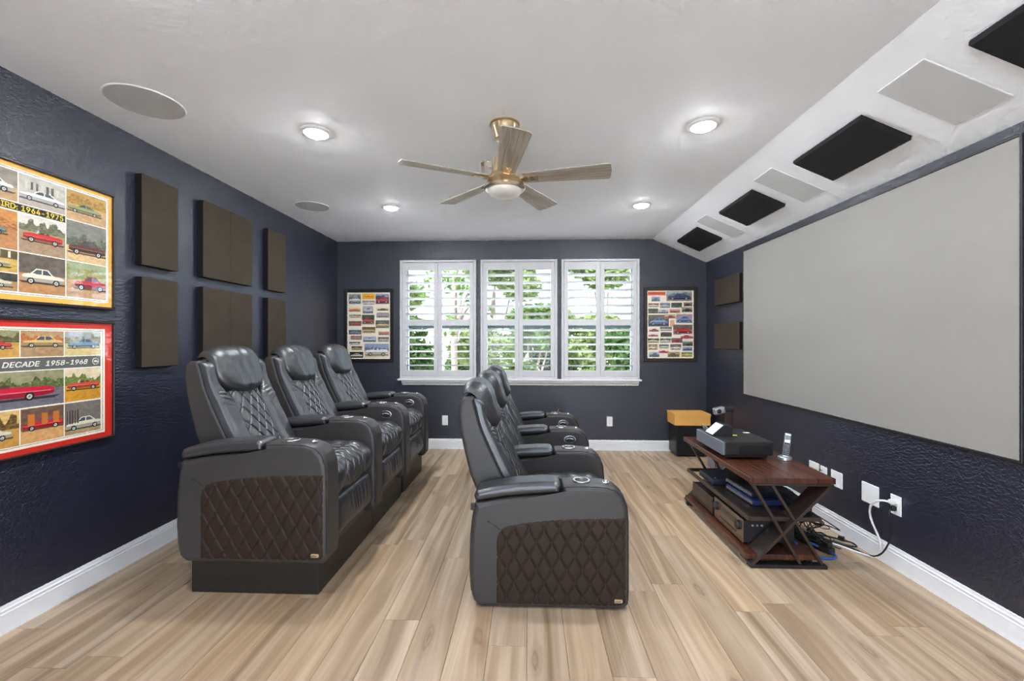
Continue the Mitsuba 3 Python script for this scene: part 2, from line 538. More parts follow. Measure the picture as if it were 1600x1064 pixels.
SH = [(-1.690, -0.685), (-0.627, 0.372), (0.423, 1.425)]
SZ0, SZ1 = 0.925, 2.480
SYN, SYF = BY - 0.050, BY - 0.001
for i, (a, b) in enumerate(SH):
    k = thing('plantation_shutter', ['white two-panel plantation shutter left of the other two, beside the yellow-titled poster', 'white two-panel plantation shutter in the middle of the three',
                                     'white two-panel plantation shutter right of the other two, nearest the sloped ceiling'][i], 'shutter', 'plantation shutters on the far wall')
    f = 0.032
    put('frame', cat(cbox((a, SYN, SZ0), (a + f, SYF, SZ1), 0.006), cbox((b - f, SYN, SZ0), (b, SYF, SZ1), 0.006), cbox((a + f, SYN, SZ1 - f), (b - f, SYF, SZ1), 0.006), cbox((a + f, SYN, SZ0), (b - f, SYF, SZ0 + f), 0.006)), SHUTTER, k)
    mid = (a + b) / 2
    for p0, p1 in ((a + f + 0.003, mid - 0.0015), (mid + 0.0015, b - f - 0.003)):
        yn, yf = SYN + 0.006, SYN + 0.034
        st = 0.052
        zt, zb = SZ1 - f - 0.003, SZ0 + f + 0.003
        top, bot, m0, m1 = zt - 0.098, zb + 0.078, 1.622, 1.702
        pn = put('panel', cat(cbox((p0, yn, zb), (p0 + st, yf, zt), 0.003), cbox((p1 - st, yn, zb), (p1, yf, zt), 0.003),
                              cbox((p0 + st, yn, top), (p1 - st, yf, zt), 0.003), cbox((p0 + st, yn, zb), (p1 - st, yf, bot), 0.003),
                              cbox((p0 + st, yn, m0), (p1 - st, yf, m1), 0.003)), SHUTTER, k)
        for z0, z1, n in ((bot, m0, 6), (m1, top, 6)):
            pitch = (z1 - z0) / (n + 0.35)
            for q in range(n):
                zc = z0 + pitch * (q + 0.68)
                put('louver', louver_mesh(p0 + st + 0.002, p1 - st - 0.002, (yn + yf) / 2 + 0.006, zc, 0.114, 0.010, 12), SHUTTER, pn, smooth=35)
k = struct('trim_1', cat(cbox((-1.715, BY - 0.075, 0.902), (1.45, BY, 0.926), 0.005),
                         prism([(BY, 0.902), (BY - 0.062, 0.902), (BY - 0.056, 0.88), (BY - 0.03, 0.862), (BY - 0.024, 0.842), (BY, 0.842)], -1.665, 1.415, 'x')), WHITE,
           'white window sill and moulded apron under all three shutters')
tag(k, category='trim')

# ------------------------------------------------------------------ recessed lights, ceiling speakers
LAMPGLOW = mat('lamp_lens', principled(srgb(250, 246, 238), 0.4))
for i, (x, y, lb) in enumerate([(-1.345, 2.694, 'glowing recessed ceiling light left of the fan'), (1.069, 2.697, 'glowing recessed ceiling light right of the fan'),
                                (-1.355, 4.221, 'glowing recessed ceiling light farther back on the left, near the windows'),
                                (1.089, 4.235, 'glowing recessed ceiling light farther back on the right, near the slope'),
                                (-1.34, 1.17, 'recessed ceiling light above and left of the camera'), (1.07, 1.17, 'recessed ceiling light above and right of the camera')]):
    k = thing('recessed_light', lb, 'ceiling light', 'recessed ceiling lights')
    prof = [(0.066, 0.0), (0.094, 0.0), (0.094, -0.004), (0.088, -0.011), (0.074, -0.014), (0.066, -0.008), (0.066, 0.0)]
    put('trim_ring', lathe(prof, 40, (x, y, CZ)), WHITE, k, smooth=40)
    dome = lathe([(0.068, -0.006), (0.067, -0.013), (0.062, -0.021), (0.048, -0.029), (0.03, -0.033), (0.0005, -0.035)], 32, (x, y, CZ))
    if dome.face_normals[:, 2].mean() > 0:
        dome.invert()
    scene[key_for('lens', k)] = mikit.ply(dome, LAMPGLOW, smooth=50, emitter={'type': 'area', 'radiance': rgb([LAMP * 0.94, LAMP * 1.0, LAMP * 1.06])})
for x, y, r, lb in ((-2.125, 2.325, 0.182, 'large round grey ceiling speaker grille above the gold-bordered poster'), (-2.12, 4.17, 0.158, 'round grey ceiling speaker grille near the far end of the left wall')):
    k = thing('ceiling_speaker', lb, 'speaker', 'round ceiling speakers')
    put('rim', lathe([(r - 0.006, 0), (r, 0), (r, -0.004), (r - 0.003, -0.006), (r - 0.006, -0.005), (r - 0.006, 0)], 56, (x, y, CZ)), WHITE, k, smooth=40)
    put('grille', lathe([(r - 0.006, -0.0005), (r - 0.006, -0.0045), (r * 0.5, -0.0048), (0.0005, -0.005)], 56, (x, y, CZ)), GRILLE, k, smooth=40)


# ------------------------------------------------------------------ panels on the slope
def on_slope(s0, s1, y0, y1, h, c=0.004):
    """A box lying on the sloped ceiling, s metres down the slope, h thick."""
    m = cbox((s0, y0, -h), (s1, y1, 0.0), c)
    return moved(m, trans(SX, 0, CZ) @ rot([0, 1, 0], math.degrees(SANG)))


for (y0, y1), lb in zip([(4.72, 5.33), (3.575, 4.175), (2.42, 3.025), (1.24, 1.85)], [
        'black fabric panel on the sloped ceiling, the one nearest the windows', 'black fabric panel on the sloped ceiling, second from the windows',
        'large black fabric panel on the sloped ceiling above the screen, second from the camera', 'black fabric panel on the sloped ceiling cut off by the photo\'s top right corner']):
    k = thing('slope_acoustic_panel', lb, 'acoustic panel', 'black panels on the sloped ceiling')
    put('core', on_slope(0.221, 0.527, y0, y1, 0.03, 0.012), PANEL_BLACK, k)
    put('back_board', on_slope(0.226, 0.522, y0 + 0.005, y1 - 0.005, 0.006, 0.001), PANEL_EDGE, k)
for (y0, y1), lb in zip([(4.355, 4.605), (3.195, 3.45), (1.99, 2.252)], [
        'grey rectangular speaker grille on the sloped ceiling between the two farthest black panels', 'grey rectangular speaker grille on the sloped ceiling between the second and third black panels',
        'large grey rectangular speaker grille on the sloped ceiling nearest the camera']):
    k = thing('slope_speaker', lb, 'speaker', 'grey speaker grilles on the sloped ceiling')
    put('rim', on_slope(0.168, 0.588, y0, y1, 0.004, 0.001), WHITE, k)
    put('grille', on_slope(0.171, 0.585, y0 + 0.003, y1 - 0.003, 0.006, 0.001), GRILLE, k)

# ------------------------------------------------------------------ acoustic panels on the walls
for (y0, y1), col in zip([(2.702, 2.992), (3.230, 3.5255), (3.5265, 3.817), (4.058, 4.362)], ['nearest the posters', 'second from the posters', 'third from the posters', 'nearest the far corner']):
    for (z0, z1), rw in (((1.910, 2.500), 'upper'), ((1.245, 1.834), 'lower')):
        k = thing('acoustic_panel', f'taupe acoustic panel, {rw} row on the left wall, {col}', 'acoustic panel', 'acoustic panels on the left wall')
        put('face', cbox((LX + 0.043, y0, z0), (LX + 0.051, y1, z1), 0.003), PANEL, k)
        put('frame', cbox((LX, y0 + 0.0005, z0 + 0.0005), (LX + 0.044, y1 - 0.0005, z1 - 0.0005), 0.002), PANEL_EDGE, k)
for z0, z1, rw in ((1.840, 2.145, 'upper'), (1.328, 1.625, 'lower')):
    k = thing('acoustic_panel', f'small dark acoustic panel on the right wall beyond the screen, {rw} of two', 'acoustic panel', 'acoustic panels on the right wall')
    put('face', cbox((RX - 0.051, 4.69, z0), (RX - 0.043, 5.30, z1), 0.003), PANEL, k)
    put('frame', cbox((RX - 0.044, 4.6905, z0 + 0.0005), (RX, 5.2995, z1 - 0.0005), 0.002), PANEL_EDGE, k)

# ------------------------------------------------------------------ projection screen
k = thing('projection_screen', 'very large pale grey projection screen with a thin black frame on the right wall', 'projection screen')
sy0, sy1, sz0, sz1 = 2.067, 4.655, 0.853, 2.368
put('surface', cbox((RX - 0.027, sy0 + 0.008, sz0 + 0.008), (RX - 0.006, sy1 - 0.008, sz1 - 0.008), 0.001), SCREEN, k)
b = 0.012
put('frame', cat(cbox((RX - 0.032, sy0, sz0), (RX, sy0 + b, sz1), 0.002), cbox((RX - 0.032, sy1 - b, sz0), (RX, sy1, sz1), 0.002),
                 cbox((RX - 0.032, sy0 + b, sz0), (RX, sy1 - b, sz0 + b), 0.002), cbox((RX - 0.032, sy0 + b, sz1 - b), (RX, sy1 - b, sz1), 0.002)), BLACK_SATIN, k)

# ------------------------------------------------------------------ recliners (local axes: x forward, y across, z up; x = 0 at the back of the arms)
ARM_W, PITCH = 0.165, 0.7425
SEAT_HALF = (PITCH - ARM_W) / 2 - 0.004


def cpath(pts):
    from scipy.interpolate import CubicSpline
    p = np.asarray(pts, float)
    t = np.r_[0, np.cumsum(np.linalg.norm(np.diff(p, axis=0), axis=1))]
    cs = CubicSpline(t, p)
    L = t[-1]

    def f(s):
        q, d = cs(s * L), cs(s * L, 1)
        d = d / (np.linalg.norm(d, axis=-1, keepdims=True) + 1e-12)
        return q, np.stack([d[..., 1], -d[..., 0]], -1)      # the normal on the right of the way
    return f, L


def quilt(u, w, du, dw, width=0.09):
    """0 on the stitched diamond lines, 1 in the middle of a diamond."""
    a = np.abs(((u / du + w / dw) + 0.5) % 1.0 - 0.5) * 2
    b = np.abs(((u / du - w / dw) + 0.5) % 1.0 - 0.5) * 2
    g = np.minimum(a, b)
    return 1 - np.exp(-(g / width) ** 1.1)


arm_profile = round_poly([(0.06, 0.0), (0.022, 0.03), (0.006, 0.09), (0.0, 0.2), (0.003, 0.36), (0.014, 0.47), (0.032, 0.555), (0.2, 0.582), (0.35, 0.597), (0.488, 0.604), (0.500, 0.652),
                          (0.62, 0.656), (0.72, 0.652), (0.78, 0.634), (0.82, 0.598), (0.842, 0.54), (0.848, 0.46), (0.849, 0.25), (0.849, 0.09), (0.845, 0.03), (0.822, 0.0)], 0.012)
CUP = (0.605, 0.0)
_arm = loft(arm_profile, ARM_W / 2, 0.032, 200, 7)
_arm = boolean_minus(_arm, moved(trimesh.creation.cylinder(0.040, 0.16, sections=40), trans(CUP[0], CUP[1], 0.656)))
lid_profile = round_poly([(0.032, 0.560), (0.2, 0.588), (0.35, 0.602), (0.486, 0.609), (0.489, 0.655), (0.46, 0.668), (0.38, 0.668), (0.25, 0.658), (0.12, 0.638), (0.04, 0.618), (0.026, 0.59)], 0.012)
_lid = loft(lid_profile, ARM_W / 2 - 0.001, 0.028, 120, 6)
_gapline = cbox((0.486, -0.077, 0.60), (0.502, 0.077, 0.640), 0.003)
_cupring = lathe([(0.036, -0.002), (0.036, 0.004), (0.039, 0.0055), (0.046, 0.005), (0.048, 0.001), (0.046, -0.002), (0.036, -0.002)], 40, (CUP[0], 0, 0.657))
_cupwell = lathe([(0.0005, -0.075), (0.037, -0.075), (0.038, 0.0), (0.0365, 0.001), (0.0355, -0.07), (0.0005, -0.072)], 40, (CUP[0], 0, 0.657))
_button = lathe([(0.0005, 0.0085), (0.008, 0.008), (0.0125, 0.006), (0.014, 0.001), (0.019, 0.001), (0.021, -0.002), (0.0005, -0.002)], 28, (0.735, 0, 0.6525))


def side_panel_mesh(sign):
    top = np.array([(0.146, 0.30), (0.150, 0.36), (0.162, 0.402), (0.182, 0.426), (0.215, 0.441), (0.324, 0.461), (0.49, 0.477), (0.643, 0.484), (0.826, 0.488)])

    def P(a, b, h=1.0):
        u = 0.147 + (0.826 - 0.147) * a
        zt = np.interp(u, top[:, 0], top[:, 1])
        zb = 0.026 + 0.016 * np.maximum(0, (a - 0.93) / 0.07) ** 2
        z = zb + (zt - zb) * b
        edge = np.minimum(np.minimum(a, 1 - a) * 0.68, np.minimum(b * 0.45, np.abs(zt - z)))
        rim = 1 - np.exp(-np.maximum(edge, 0) / 0.006)
        out = -0.003 + h * rim * (0.001 + 0.0095 * quilt(u, z, 0.080, 0.142, 0.10))
        return np.stack([u, sign * (ARM_W / 2 + out), z], -1)
    return pad(P, lambda a, b: P(a, b, -0.3), 260, 190, flip=sign > 0)


_side = side_panel_mesh(-1)
_tagplate = cbox((0.765, -ARM_W / 2 - 0.014, 0.048), (0.807, -ARM_W / 2 - 0.005, 0.066), 0.002)
_tagmarks = cat(*[cbox((0.770 + 0.0075 * i, -ARM_W / 2 - 0.0148, 0.0535), (0.7745 + 0.0075 * i, -ARM_W / 2 - 0.0135, 0.0605), 0.0004) for i in range(4)])
_ctrl = moved(lathe([(0.0005, 0.006), (0.018, 0.006), (0.027, 0.004), (0.030, -0.002), (0.0005, -0.002)], 40), rot([1, 0, 0], 90) @ np.diag([1.55, 1, 1, 1]))
_ctrl.apply_translation([0.675, -ARM_W / 2, 0.565])
_ctrlbtn = cat(*[moved(lathe([(0.0005, 0.004), (0.0055, 0.003), (0.007, 0.0), (0.0005, 0.0)], 16), trans(0.647 + 0.0135 * i, -ARM_W / 2 - 0.006, 0.565 + 0.009 * math.cos((i - 2) * 0.6)) @ rot([1, 0, 0], 90)) for i in range(5)])
_ctrlrim = moved(lathe([(0.0275, 0.002), (0.029, 0.007), (0.032, 0.006), (0.033, -0.001), (0.0275, -0.001)], 44), trans(0.675, -ARM_W / 2, 0.565) @ rot([1, 0, 0], 90) @ np.diag([1.55, 1, 1, 1]))

# back shell: dark sides and rear
FRONT_C = [(0.315, 0.40), (0.255, 0.50), (0.200, 0.604), (0.135, 0.735), (0.083, 0.850), (0.050, 0.93), (0.024, 1.03), (0.006, 1.085)]
back_profile = round_poly([(0.055, 0.40), (0.024, 0.55), (-0.016, 0.65), (-0.052, 0.79), (-0.075, 0.90), (-0.086, 1.0), (-0.080, 1.065), (-0.055, 1.092), (0.0, 1.094)] + [(a - 0.006, b) for a, b in FRONT_C[::-1]], 0.012)
_shell = loft(back_profile, SEAT_HALF, 0.022, 160, 5)
fpath, flen = cpath(FRONT_C)


def bolster_mesh(sign):
    def S(a, b, back=False):
        s = a
        q, n = fpath(s)
        z = q[..., 1]
        vin = 0.132 + 0.066 * (1 / (1 + np.exp(-(z - 0.885) / 0.022)))
        vout = SEAT_HALF - 0.002
        v = vin + (vout - vin) * b
        t = 2 * b - 1
        shape = np.where(t > 0, (1 - np.abs(t) ** 5.0) ** 0.5, (1 - np.abs(t) ** 3.2) ** 0.6)
        amp = 0.052 - 0.014 * (1 / (1 + np.exp(-(z - 0.90) / 0.03)))
        endf = np.clip(np.minimum(a * flen, (1 - a) * flen) / 0.045, 0, 1) ** 0.5
        wr = 0.0
        for z0, tilt, d in ((0.865, 0.16, 0.010), (0.835, 0.30, 0.008), (0.892, 0.05, 0.006), (0.80, 0.25, 0.004)):
            c = (z - z0 - tilt * (v - 0.2)) / 0.0085
            wr = wr - d * np.exp(-c * c) * np.clip(1.25 - np.abs(t) * 1.05, 0, 1)
        wr = wr + 0.004 * np.sin(z * 33 + v * 18) * (1 - t * t)
        h = (amp * shape * endf + wr * shape * endf) if not back else -0.012 * shape * endf
        p = q + n * h[..., None]
        return np.stack([p[..., 0], sign * v, p[..., 1]], -1)
    return pad(lambda a, b: S(a, b), lambda a, b: S(a, b, True), 110, 34, flip=sign > 0)


_bol = [bolster_mesh(-1), bolster_mesh(1)]


def back_quilt_mesh():
    def S(a, b, back=False):
        s = a * 0.74
        q, n = fpath(s)
        v = -0.138 + 0.276 * b
        edge = np.minimum(np.minimum(b, 1 - b) * 0.276, a * flen * 0.74)
        rim = 1 - np.exp(-edge / 0.012)
        h = rim * (0.026 + 0.012 * (1 - (2 * b - 1) ** 2) + 0.0135 * quilt(v, s * flen, 0.070, 0.125, 0.12)) if not back else -0.01 * rim
        p = q + n * h[..., None]
        return np.stack([p[..., 0], v, p[..., 1]], -1)
    return pad(lambda a, b: S(a, b), lambda a, b: S(a, b, True), 190, 110, flip=True)


_bq = back_quilt_mesh()
hpath, hlen = cpath([(0.088, 0.862), (0.068, 0.91), (0.048, 0.97), (0.03, 1.03), (0.012, 1.085), (-0.025, 1.112), (-0.07, 1.098)])


def headrest_mesh():
    def S(a, b, back=False):
        q, n = hpath(a)
        k = np.clip(a / 0.52, 0, 1)
        hw = 0.212 * np.sqrt(np.clip(1 - (1 - k) ** 2, 0, 1)) + 0.0005
        hw = hw * (1 - 0.06 * np.clip((a - 0.5) / 0.5, 0, 1) ** 2)
        v = (2 * b - 1) * hw
        t = 2 * b - 1
        end = np.clip(np.minimum(a * hlen * 1.2, (1 - a) * hlen * 0.9) / 0.075, 0, 1)
        dome = (1 - np.abs(t) ** 3.6) ** 0.5 * np.sqrt(np.clip(1 - (1 - end) ** 2, 0, 1))
        dome = np.minimum(dome, 1)
        wr = 0.0018 * np.sin(v * 230 + 2.0 * np.sin(a * 9)) * np.clip((0.42 - a) / 0.3, 0, 1) + 0.0022 * np.sin(v * 70 + a * 6) * (1 - t * t)
        h = (0.078 * dome + wr * dome) if not back else -0.012 * dome
        p = q + n * h[..., None]
        return np.stack([p[..., 0], v, p[..., 1]], -1)
    return pad(lambda a, b: S(a, b), lambda a, b: S(a, b, True), 70, 64, flip=True)


_head = headrest_mesh()
spath, slen = cpath([(0.735, 0.326), (0.785, 0.334), (0.806, 0.372), (0.803, 0.425), (0.772, 0.467), (0.70, 0.484), (0.55, 0.485), (0.40, 0.478), (0.24, 0.468)])


def seat_mesh(lo, hi, kind):
    def S(a, b, back=False):
        q, n = spath(a)
        v = lo + (hi - lo) * b
        t = 2 * b - 1
        ends = np.clip(np.minimum(a, 1 - a) * slen / 0.03, 0, 1) ** 0.6
        if kind == 'centre':
            rim = 1 - np.exp(-np.minimum(b, 1 - b) * (hi - lo) / 0.012)
            h = rim * ends * (0.018 + 0.008 * (1 - t * t) + 0.0135 * quilt(v, a * slen, 0.072, 0.13, 0.12))
        else:
            h = ends * (1 - np.abs(t) ** 2.6) ** 0.6 * (0.032 + 0.003 * np.sin(a * 40))
        if back:
            h = -0.02 * ends * (1 - t * t)
        p = q + n * h[..., None]
        return np.stack([p[..., 0], v, p[..., 1]], -1)
    return pad(lambda a, b: S(a, b), lambda a, b: S(a, b, True), 150, 90 if kind == 'centre' else 24, flip=True)


_seat = seat_mesh(-0.150, 0.150, 'centre')
_roll = [seat_mesh(-SEAT_HALF + 0.002, -0.150, 'roll'), seat_mesh(0.150, SEAT_HALF - 0.002, 'roll')]


def footrest_mesh():
    def S(a, b, back=False):
        z = 0.080 + 0.216 * a
        v = (-SEAT_HALF + 0.006) + (2 * SEAT_HALF - 0.012) * b
        ta, tb = 2 * a - 1, 2 * b - 1
        dome = (1 - np.abs(ta) ** 4) ** 0.5 * (1 - np.abs(tb) ** 9) ** 0.5
        wr = 0.0028 * np.sin(v * 125 + 1.3 * np.sin(v * 31)) * np.exp(-((a - 0.62) / 0.30) ** 2) * np.exp(-((v - 0.05) / 0.15) ** 2)
        h = 0.036 * dome + 1.3 * wr if not back else -0.03 * dome
        return np.stack([0.812 - 0.022 * a + h, v, z], -1)
    return pad(lambda a, b: S(a, b), lambda a, b: S(a, b, True), 40, 140, flip=True)


_foot = footrest_mesh()
_base = cat(cbox((0.10, -SEAT_HALF - 0.002, 0.0), (0.775, SEAT_HALF + 0.002, 0.085), 0.006), cbox((0.10, -SEAT_HALF, 0.085), (0.76, SEAT_HALF, 0.41), 0.02))
_strap = cbox((0.008, -0.070, 0.512), (0.034, -0.045, 0.545), 0.003)

_ap = resample(arm_profile, 200)
_ap = _ap if Polygon(_ap).exterior.is_ccw else _ap[::-1]
_tg = np.roll(_ap, -1, 0) - np.roll(_ap, 1, 0)
_tg /= np.linalg.norm(_tg, axis=1, keepdims=True)
_in = _ap + np.stack([-_tg[:, 1], _tg[:, 0]], -1) * 0.0096
_sel = [tuple(p) for p in _in if p[0] > 0.505 and p[1] > 0.05]
_k = max(range(len(_sel)), key=lambda i: np.hypot(*(np.array(_sel[i]) - _sel[i - 1])))
_sel = _sel[_k:] + _sel[:_k]
_piping = tube([(u, -ARM_W / 2 + 0.0092, w) for u, w in _sel], 0.0022, 6)
_backpiping = [tube([(fpath(t)[0][0] - 0.006, sg * (SEAT_HALF - 0.005), fpath(t)[0][1]) for t in np.linspace(0.03, 0.985, 40)], 0.0045, 7) for sg in (-1, 1)]
_seam = tube([(0.098, -ARM_W / 2 - 0.0005, 0.462), (0.135, -ARM_W / 2 - 0.0005, 0.44), (0.166, -ARM_W / 2 - 0.0005, 0.418)], 0.0018, 6)

PLY = {n: mikit.ply(m, b, smooth=s) for n, m, b, s in [
    ('arm', _arm, LEATHER_SIDE, 32), ('lid', _lid, LEATHER, 40), ('gap', _gapline, BLACKGAP, False), ('ring', _cupring, CHROME, 40), ('well', _cupwell, CUPIN, 40), ('button', _button, CHROME, 40),
    ('side', _side, SUEDE, 40), ('tagplate', _tagplate, TAGMAT, False), ('tagmarks', _tagmarks, BLACK, False), ('ctrl', _ctrl, BLACK_SATIN, 40), ('ctrlbtn', _ctrlbtn, CHROME, 40), ('ctrlrim', _ctrlrim, CHROME, 40),
    ('shell', _shell, LEATHER_SIDE, 35), ('bol0', _bol[0], LEATHER, 50), ('bol1', _bol[1], LEATHER, 50), ('bq', _bq, LEATHER, 60), ('head', _head, LEATHER, 50), ('seat', _seat, LEATHER, 60),
    ('roll0', _roll[0], LEATHER, 50), ('roll1', _roll[1], LEATHER, 50), ('foot', _foot, LEATHER, 50), ('base', _base, LEATHER_SIDE, False), ('strap', _strap, BLACK, False), ('piping', _piping, STITCH, 40), ('bp0', _backpiping[0], STITCH, 40), ('bp1', _backpiping[1], STITCH, 40), ('seam', _seam, STITCH, 40)]}


def armrest(t, x0, y, z0, outer=False, control=False):
    w = T().translate([x0, y, z0])
    a = put('armrest', PLY['arm'], None, t, to_world=w)
    put('storage_lid', PLY['lid'], None, a, to_world=w, label='black padded armrest lid')
    put('lid_gap', PLY['gap'], None, a, to_world=w)
    put('piping', PLY['piping'], None, a, to_world=w)
    put('cup_holder_ring', PLY['ring'], None, a, to_world=w, label='chrome cup holder ring')
    put('cup_holder_well', PLY['well'], None, a, to_world=w)
    put('touch_button', PLY['button'], None, a, to_world=w, label='round chrome button')
    if outer:
        put('quilted_side_panel', PLY['side'], None, a, to_world=w, label='dark brown diamond-quilted side panel')
        put('maker_tag', PLY['tagplate'], None, a, to_world=w, label='small tan tag')
        put('tag_marks', PLY['tagmarks'], None, a, to_world=w)
        put('seam', PLY['seam'], None, a, to_world=w)
        put('rear_strap', PLY['strap'], None, a, to_world=w)
    if control:
        put('control_plate', PLY['ctrl'], None, a, to_world=w, label='oval seat control')
        put('control_rim', PLY['ctrlrim'], None, a, to_world=w)
        put('control_buttons', PLY['ctrlbtn'], None, a, to_world=w)


def recliner(x0, y0, z0, i, label, group):
    """y0: the middle of the row's first arm; i: the seat's number in the row."""
    t = thing('recliner', label, 'recliner', group)
    ys = y0 + PITCH * (i + 0.5)
    w = T().translate([x0, ys, z0])
    put('backrest', PLY['shell'], None, t, to_world=w)
    for n in ('bol0', 'bol1'):
        put('back_bolster', PLY[n], None, t, to_world=w)
    for n in ('bp0', 'bp1'):
        put('back_piping', PLY[n], None, t, to_world=w)
    put('quilted_back', PLY['bq'], None, t, to_world=w, label='diamond-quilted black leather back')
    put('headrest', PLY['head'], None, t, to_world=w, label='rounded black leather headrest pillow')
    put('seat', PLY['seat'], None, t, to_world=w, label='diamond-quilted black leather seat')
    for n in ('roll0', 'roll1'):
        put('seat_roll', PLY[n], None, t, to_world=w)
    put('footrest', PLY['foot'], None, t, to_world=w)
    put('base', PLY['base'], None, t, to_world=w)
    if i == 0:
        armrest(t, x0, y0, z0, outer=True)
    armrest(t, x0, y0 + PITCH * (i + 1), z0, control=i >= 1)


ROW_Y = 2.3725
FX, BX, RISE = -0.318, -1.932, 0.207
for i, lb in enumerate(['black leather recliner of the front row, nearest the camera, standing on the floor', 'black leather recliner in the middle of the front row', 'black leather recliner of the front row, nearest the windows']):
    recliner(FX, ROW_Y, 0.0, i, lb, 'front row of recliners')
for i, lb in enumerate(['black leather recliner of the raised back row, nearest the camera and the posters', 'black leather recliner in the middle of the raised back row', 'black leather recliner of the raised back row, farthest from the camera']):
    recliner(BX, ROW_Y, RISE, i, lb, 'raised back row of recliners by the left wall')
for (y0, y1), lb in zip([(2.372, 3.205), (3.209, 3.945), (4.005, 4.705)], ['dark leather covered riser box under the back row recliner nearest the camera', 'dark leather covered riser box under the middle recliner of the back row', 'dark leather covered riser box under the farthest recliner of the back row']):
    t = thing('seat_riser', lb, 'riser', 'leather riser boxes under the back row')
    put('box', rbox((BX + 0.032, y0, 0.0), (BX + 0.762, y1, RISE - 0.004), 0.006, 8), RISER, t, smooth=30)
    put('top_board', cbox((BX + 0.045, y0 + 0.012, RISE - 0.004), (BX + 0.75, y1 - 0.012, RISE), 0.001), BLACKGAP, t)
x, y = FX + 0.605, ROW_Y + 3 * PITCH
k = thing('remote_control', 'slim black remote standing in the cup holder of the farthest front row armrest', 'remote control')
put('body', moved(rbox((-0.011, -0.006, 0.0), (0.011, 0.006, 0.13), 0.004, 8), trans(x - 0.012, y, 0.60) @ rot([0, 1, 0], 24)), BLACK_SATIN, k, smooth=30)
put('buttons', moved(cat(*[cbox((-0.005, -0.0075, 0.05 + 0.013 * i), (0.005, -0.0055, 0.057 + 0.013 * i), 0.0005) for i in range(5)]), trans(x - 0.012, y, 0.60) @ rot([0, 1, 0], 24)), GREYPL, k)

# ------------------------------------------------------------------ ceiling fan
FCX, FCY, FZ = -0.146, 2.645, 2.405
fan = thing('ceiling_fan', 'five-blade ceiling fan with grey weathered wood blades and champagne metal motor hanging from the ceiling', 'ceiling fan')
put('canopy', lathe([(0.0005, CZ), (0.092, CZ), (0.092, CZ - 0.007), (0.084, CZ - 0.012), (0.080, CZ - 0.030), (0.062, CZ - 0.082), (0.060, CZ - 0.092), (0.050, CZ - 0.098), (0.020, CZ - 0.103), (0.0005, CZ - 0.103)], 48, (FCX, FCY, 0)), CHAMPAGNE, fan, smooth=30)
put('downrod', lathe([(0.0135, CZ - 0.10), (0.0135, 2.565), (0.024, 2.563), (0.024, 2.535), (0.0005, 2.535)], 24, (FCX, FCY, 0)), CHAMPAGNE, fan, smooth=30)
mh = put('motor_housing', lathe([(0.012, 2.558), (0.034, 2.548), (0.066, 2.522), (0.072, 2.515), (0.075, 2.44), (0.086, 2.432), (0.092, 2.418), (0.094, 2.402), (0.104, 2.392), (0.116, 2.376), (0.120, 2.36), (0.120, 2.351), (0.108, 2.346), (0.0005, 2.346)], 56, (FCX, FCY, 0)), CHAMPAGNE, fan, smooth=30)
for a in (-150, -30, 90):
    put('housing_strap', moved(cat(cbox((0.073, -0.010, 2.432), (0.081, 0.010, 2.525), 0.002), cbox((0.02, -0.010, 2.549), (0.045, 0.010, 2.556), 0.002)), trans(FCX, FCY, 0) @ rot([0, 0, 1], a)), NICKEL, mh)
put('side_bracket', moved(cat(cbox((0.10, -0.03, 2.515), (0.150, 0.03, 2.522), 0.002), cbox((0.144, -0.03, 2.43), (0.150, 0.03, 2.518), 0.002), cbox((0.10, -0.03, 2.425), (0.15, 0.03, 2.431), 0.002), cbox((0.073, -0.02, 2.48), (0.104, 0.02, 2.520), 0.002)),
                         trans(FCX, FCY, 0) @ rot([0, 0, 1], 165)), NICKEL, mh)
put('trim_band', lathe([(0.119, 2.352), (0.125, 2.354), (0.126, 2.346), (0.118, 2.337), (0.104, 2.334), (0.104, 2.345)], 56, (FCX, FCY, 0)), NICKEL, fan, smooth=30)
put('light_bowl', lathe([(0.106, 2.342), (0.104, 2.330), (0.092, 2.312), (0.066, 2.298), (0.034, 2.291), (0.0005, 2.289)], 48, (FCX, FCY, 0)), FROST, fan, smooth=50, label='frosted white glass light bowl')
_bl = [(0.115, -0.048), (0.13, -0.052), (0.62, -0.077), (0.632, -0.070), (0.638, 0.0), (0.632, 0.070), (0.62, 0.077), (0.13, 0.052), (0.115, 0.048)]
_blade = trimesh.creation.extrude_polygon(Polygon(round_poly(_bl, 0.008)), 0.006, engine='earcut')
_blade.apply_translation([0, 0, -0.003])
_buv = np.stack([_blade.vertices[:, 1], _blade.vertices[:, 0]], -1)
_iron = cat(cbox((0.10, -0.026, -0.010), (0.205, 0.026, -0.004), 0.002), cbox((0.07, -0.02, -0.016), (0.12, 0.02, -0.006), 0.002))
_screw = cat(*[moved(lathe([(0.0005, 0.003), (0.005, 0.0025), (0.006, 0.0), (0.0005, 0.0)], 14), trans(xx, yy, -0.010) @ rot([1, 0, 0], 180)) for xx, yy in ((0.19, 0.0), (0.15, 0.013), (0.15, -0.013))])
BPLY, IPLY, SPLY = mikit.ply(_blade, FANWOOD, uv=_buv), mikit.ply(_iron, CHAMPAGNE), mikit.ply(_screw, NICKEL, smooth=30)
for k in range(5):
    w = T().translate([FCX, FCY, FZ]) @ T().rotate([0, 0, 1], -81.8 + 72 * k) @ T().rotate([1, 0, 0], -11)
    bl = put('blade', BPLY, None, fan, to_world=w, label='grey weathered wood fan blade')
    put('blade_bracket', IPLY, None, bl, to_world=w)
    put('screws', SPLY, None, bl, to_world=w)


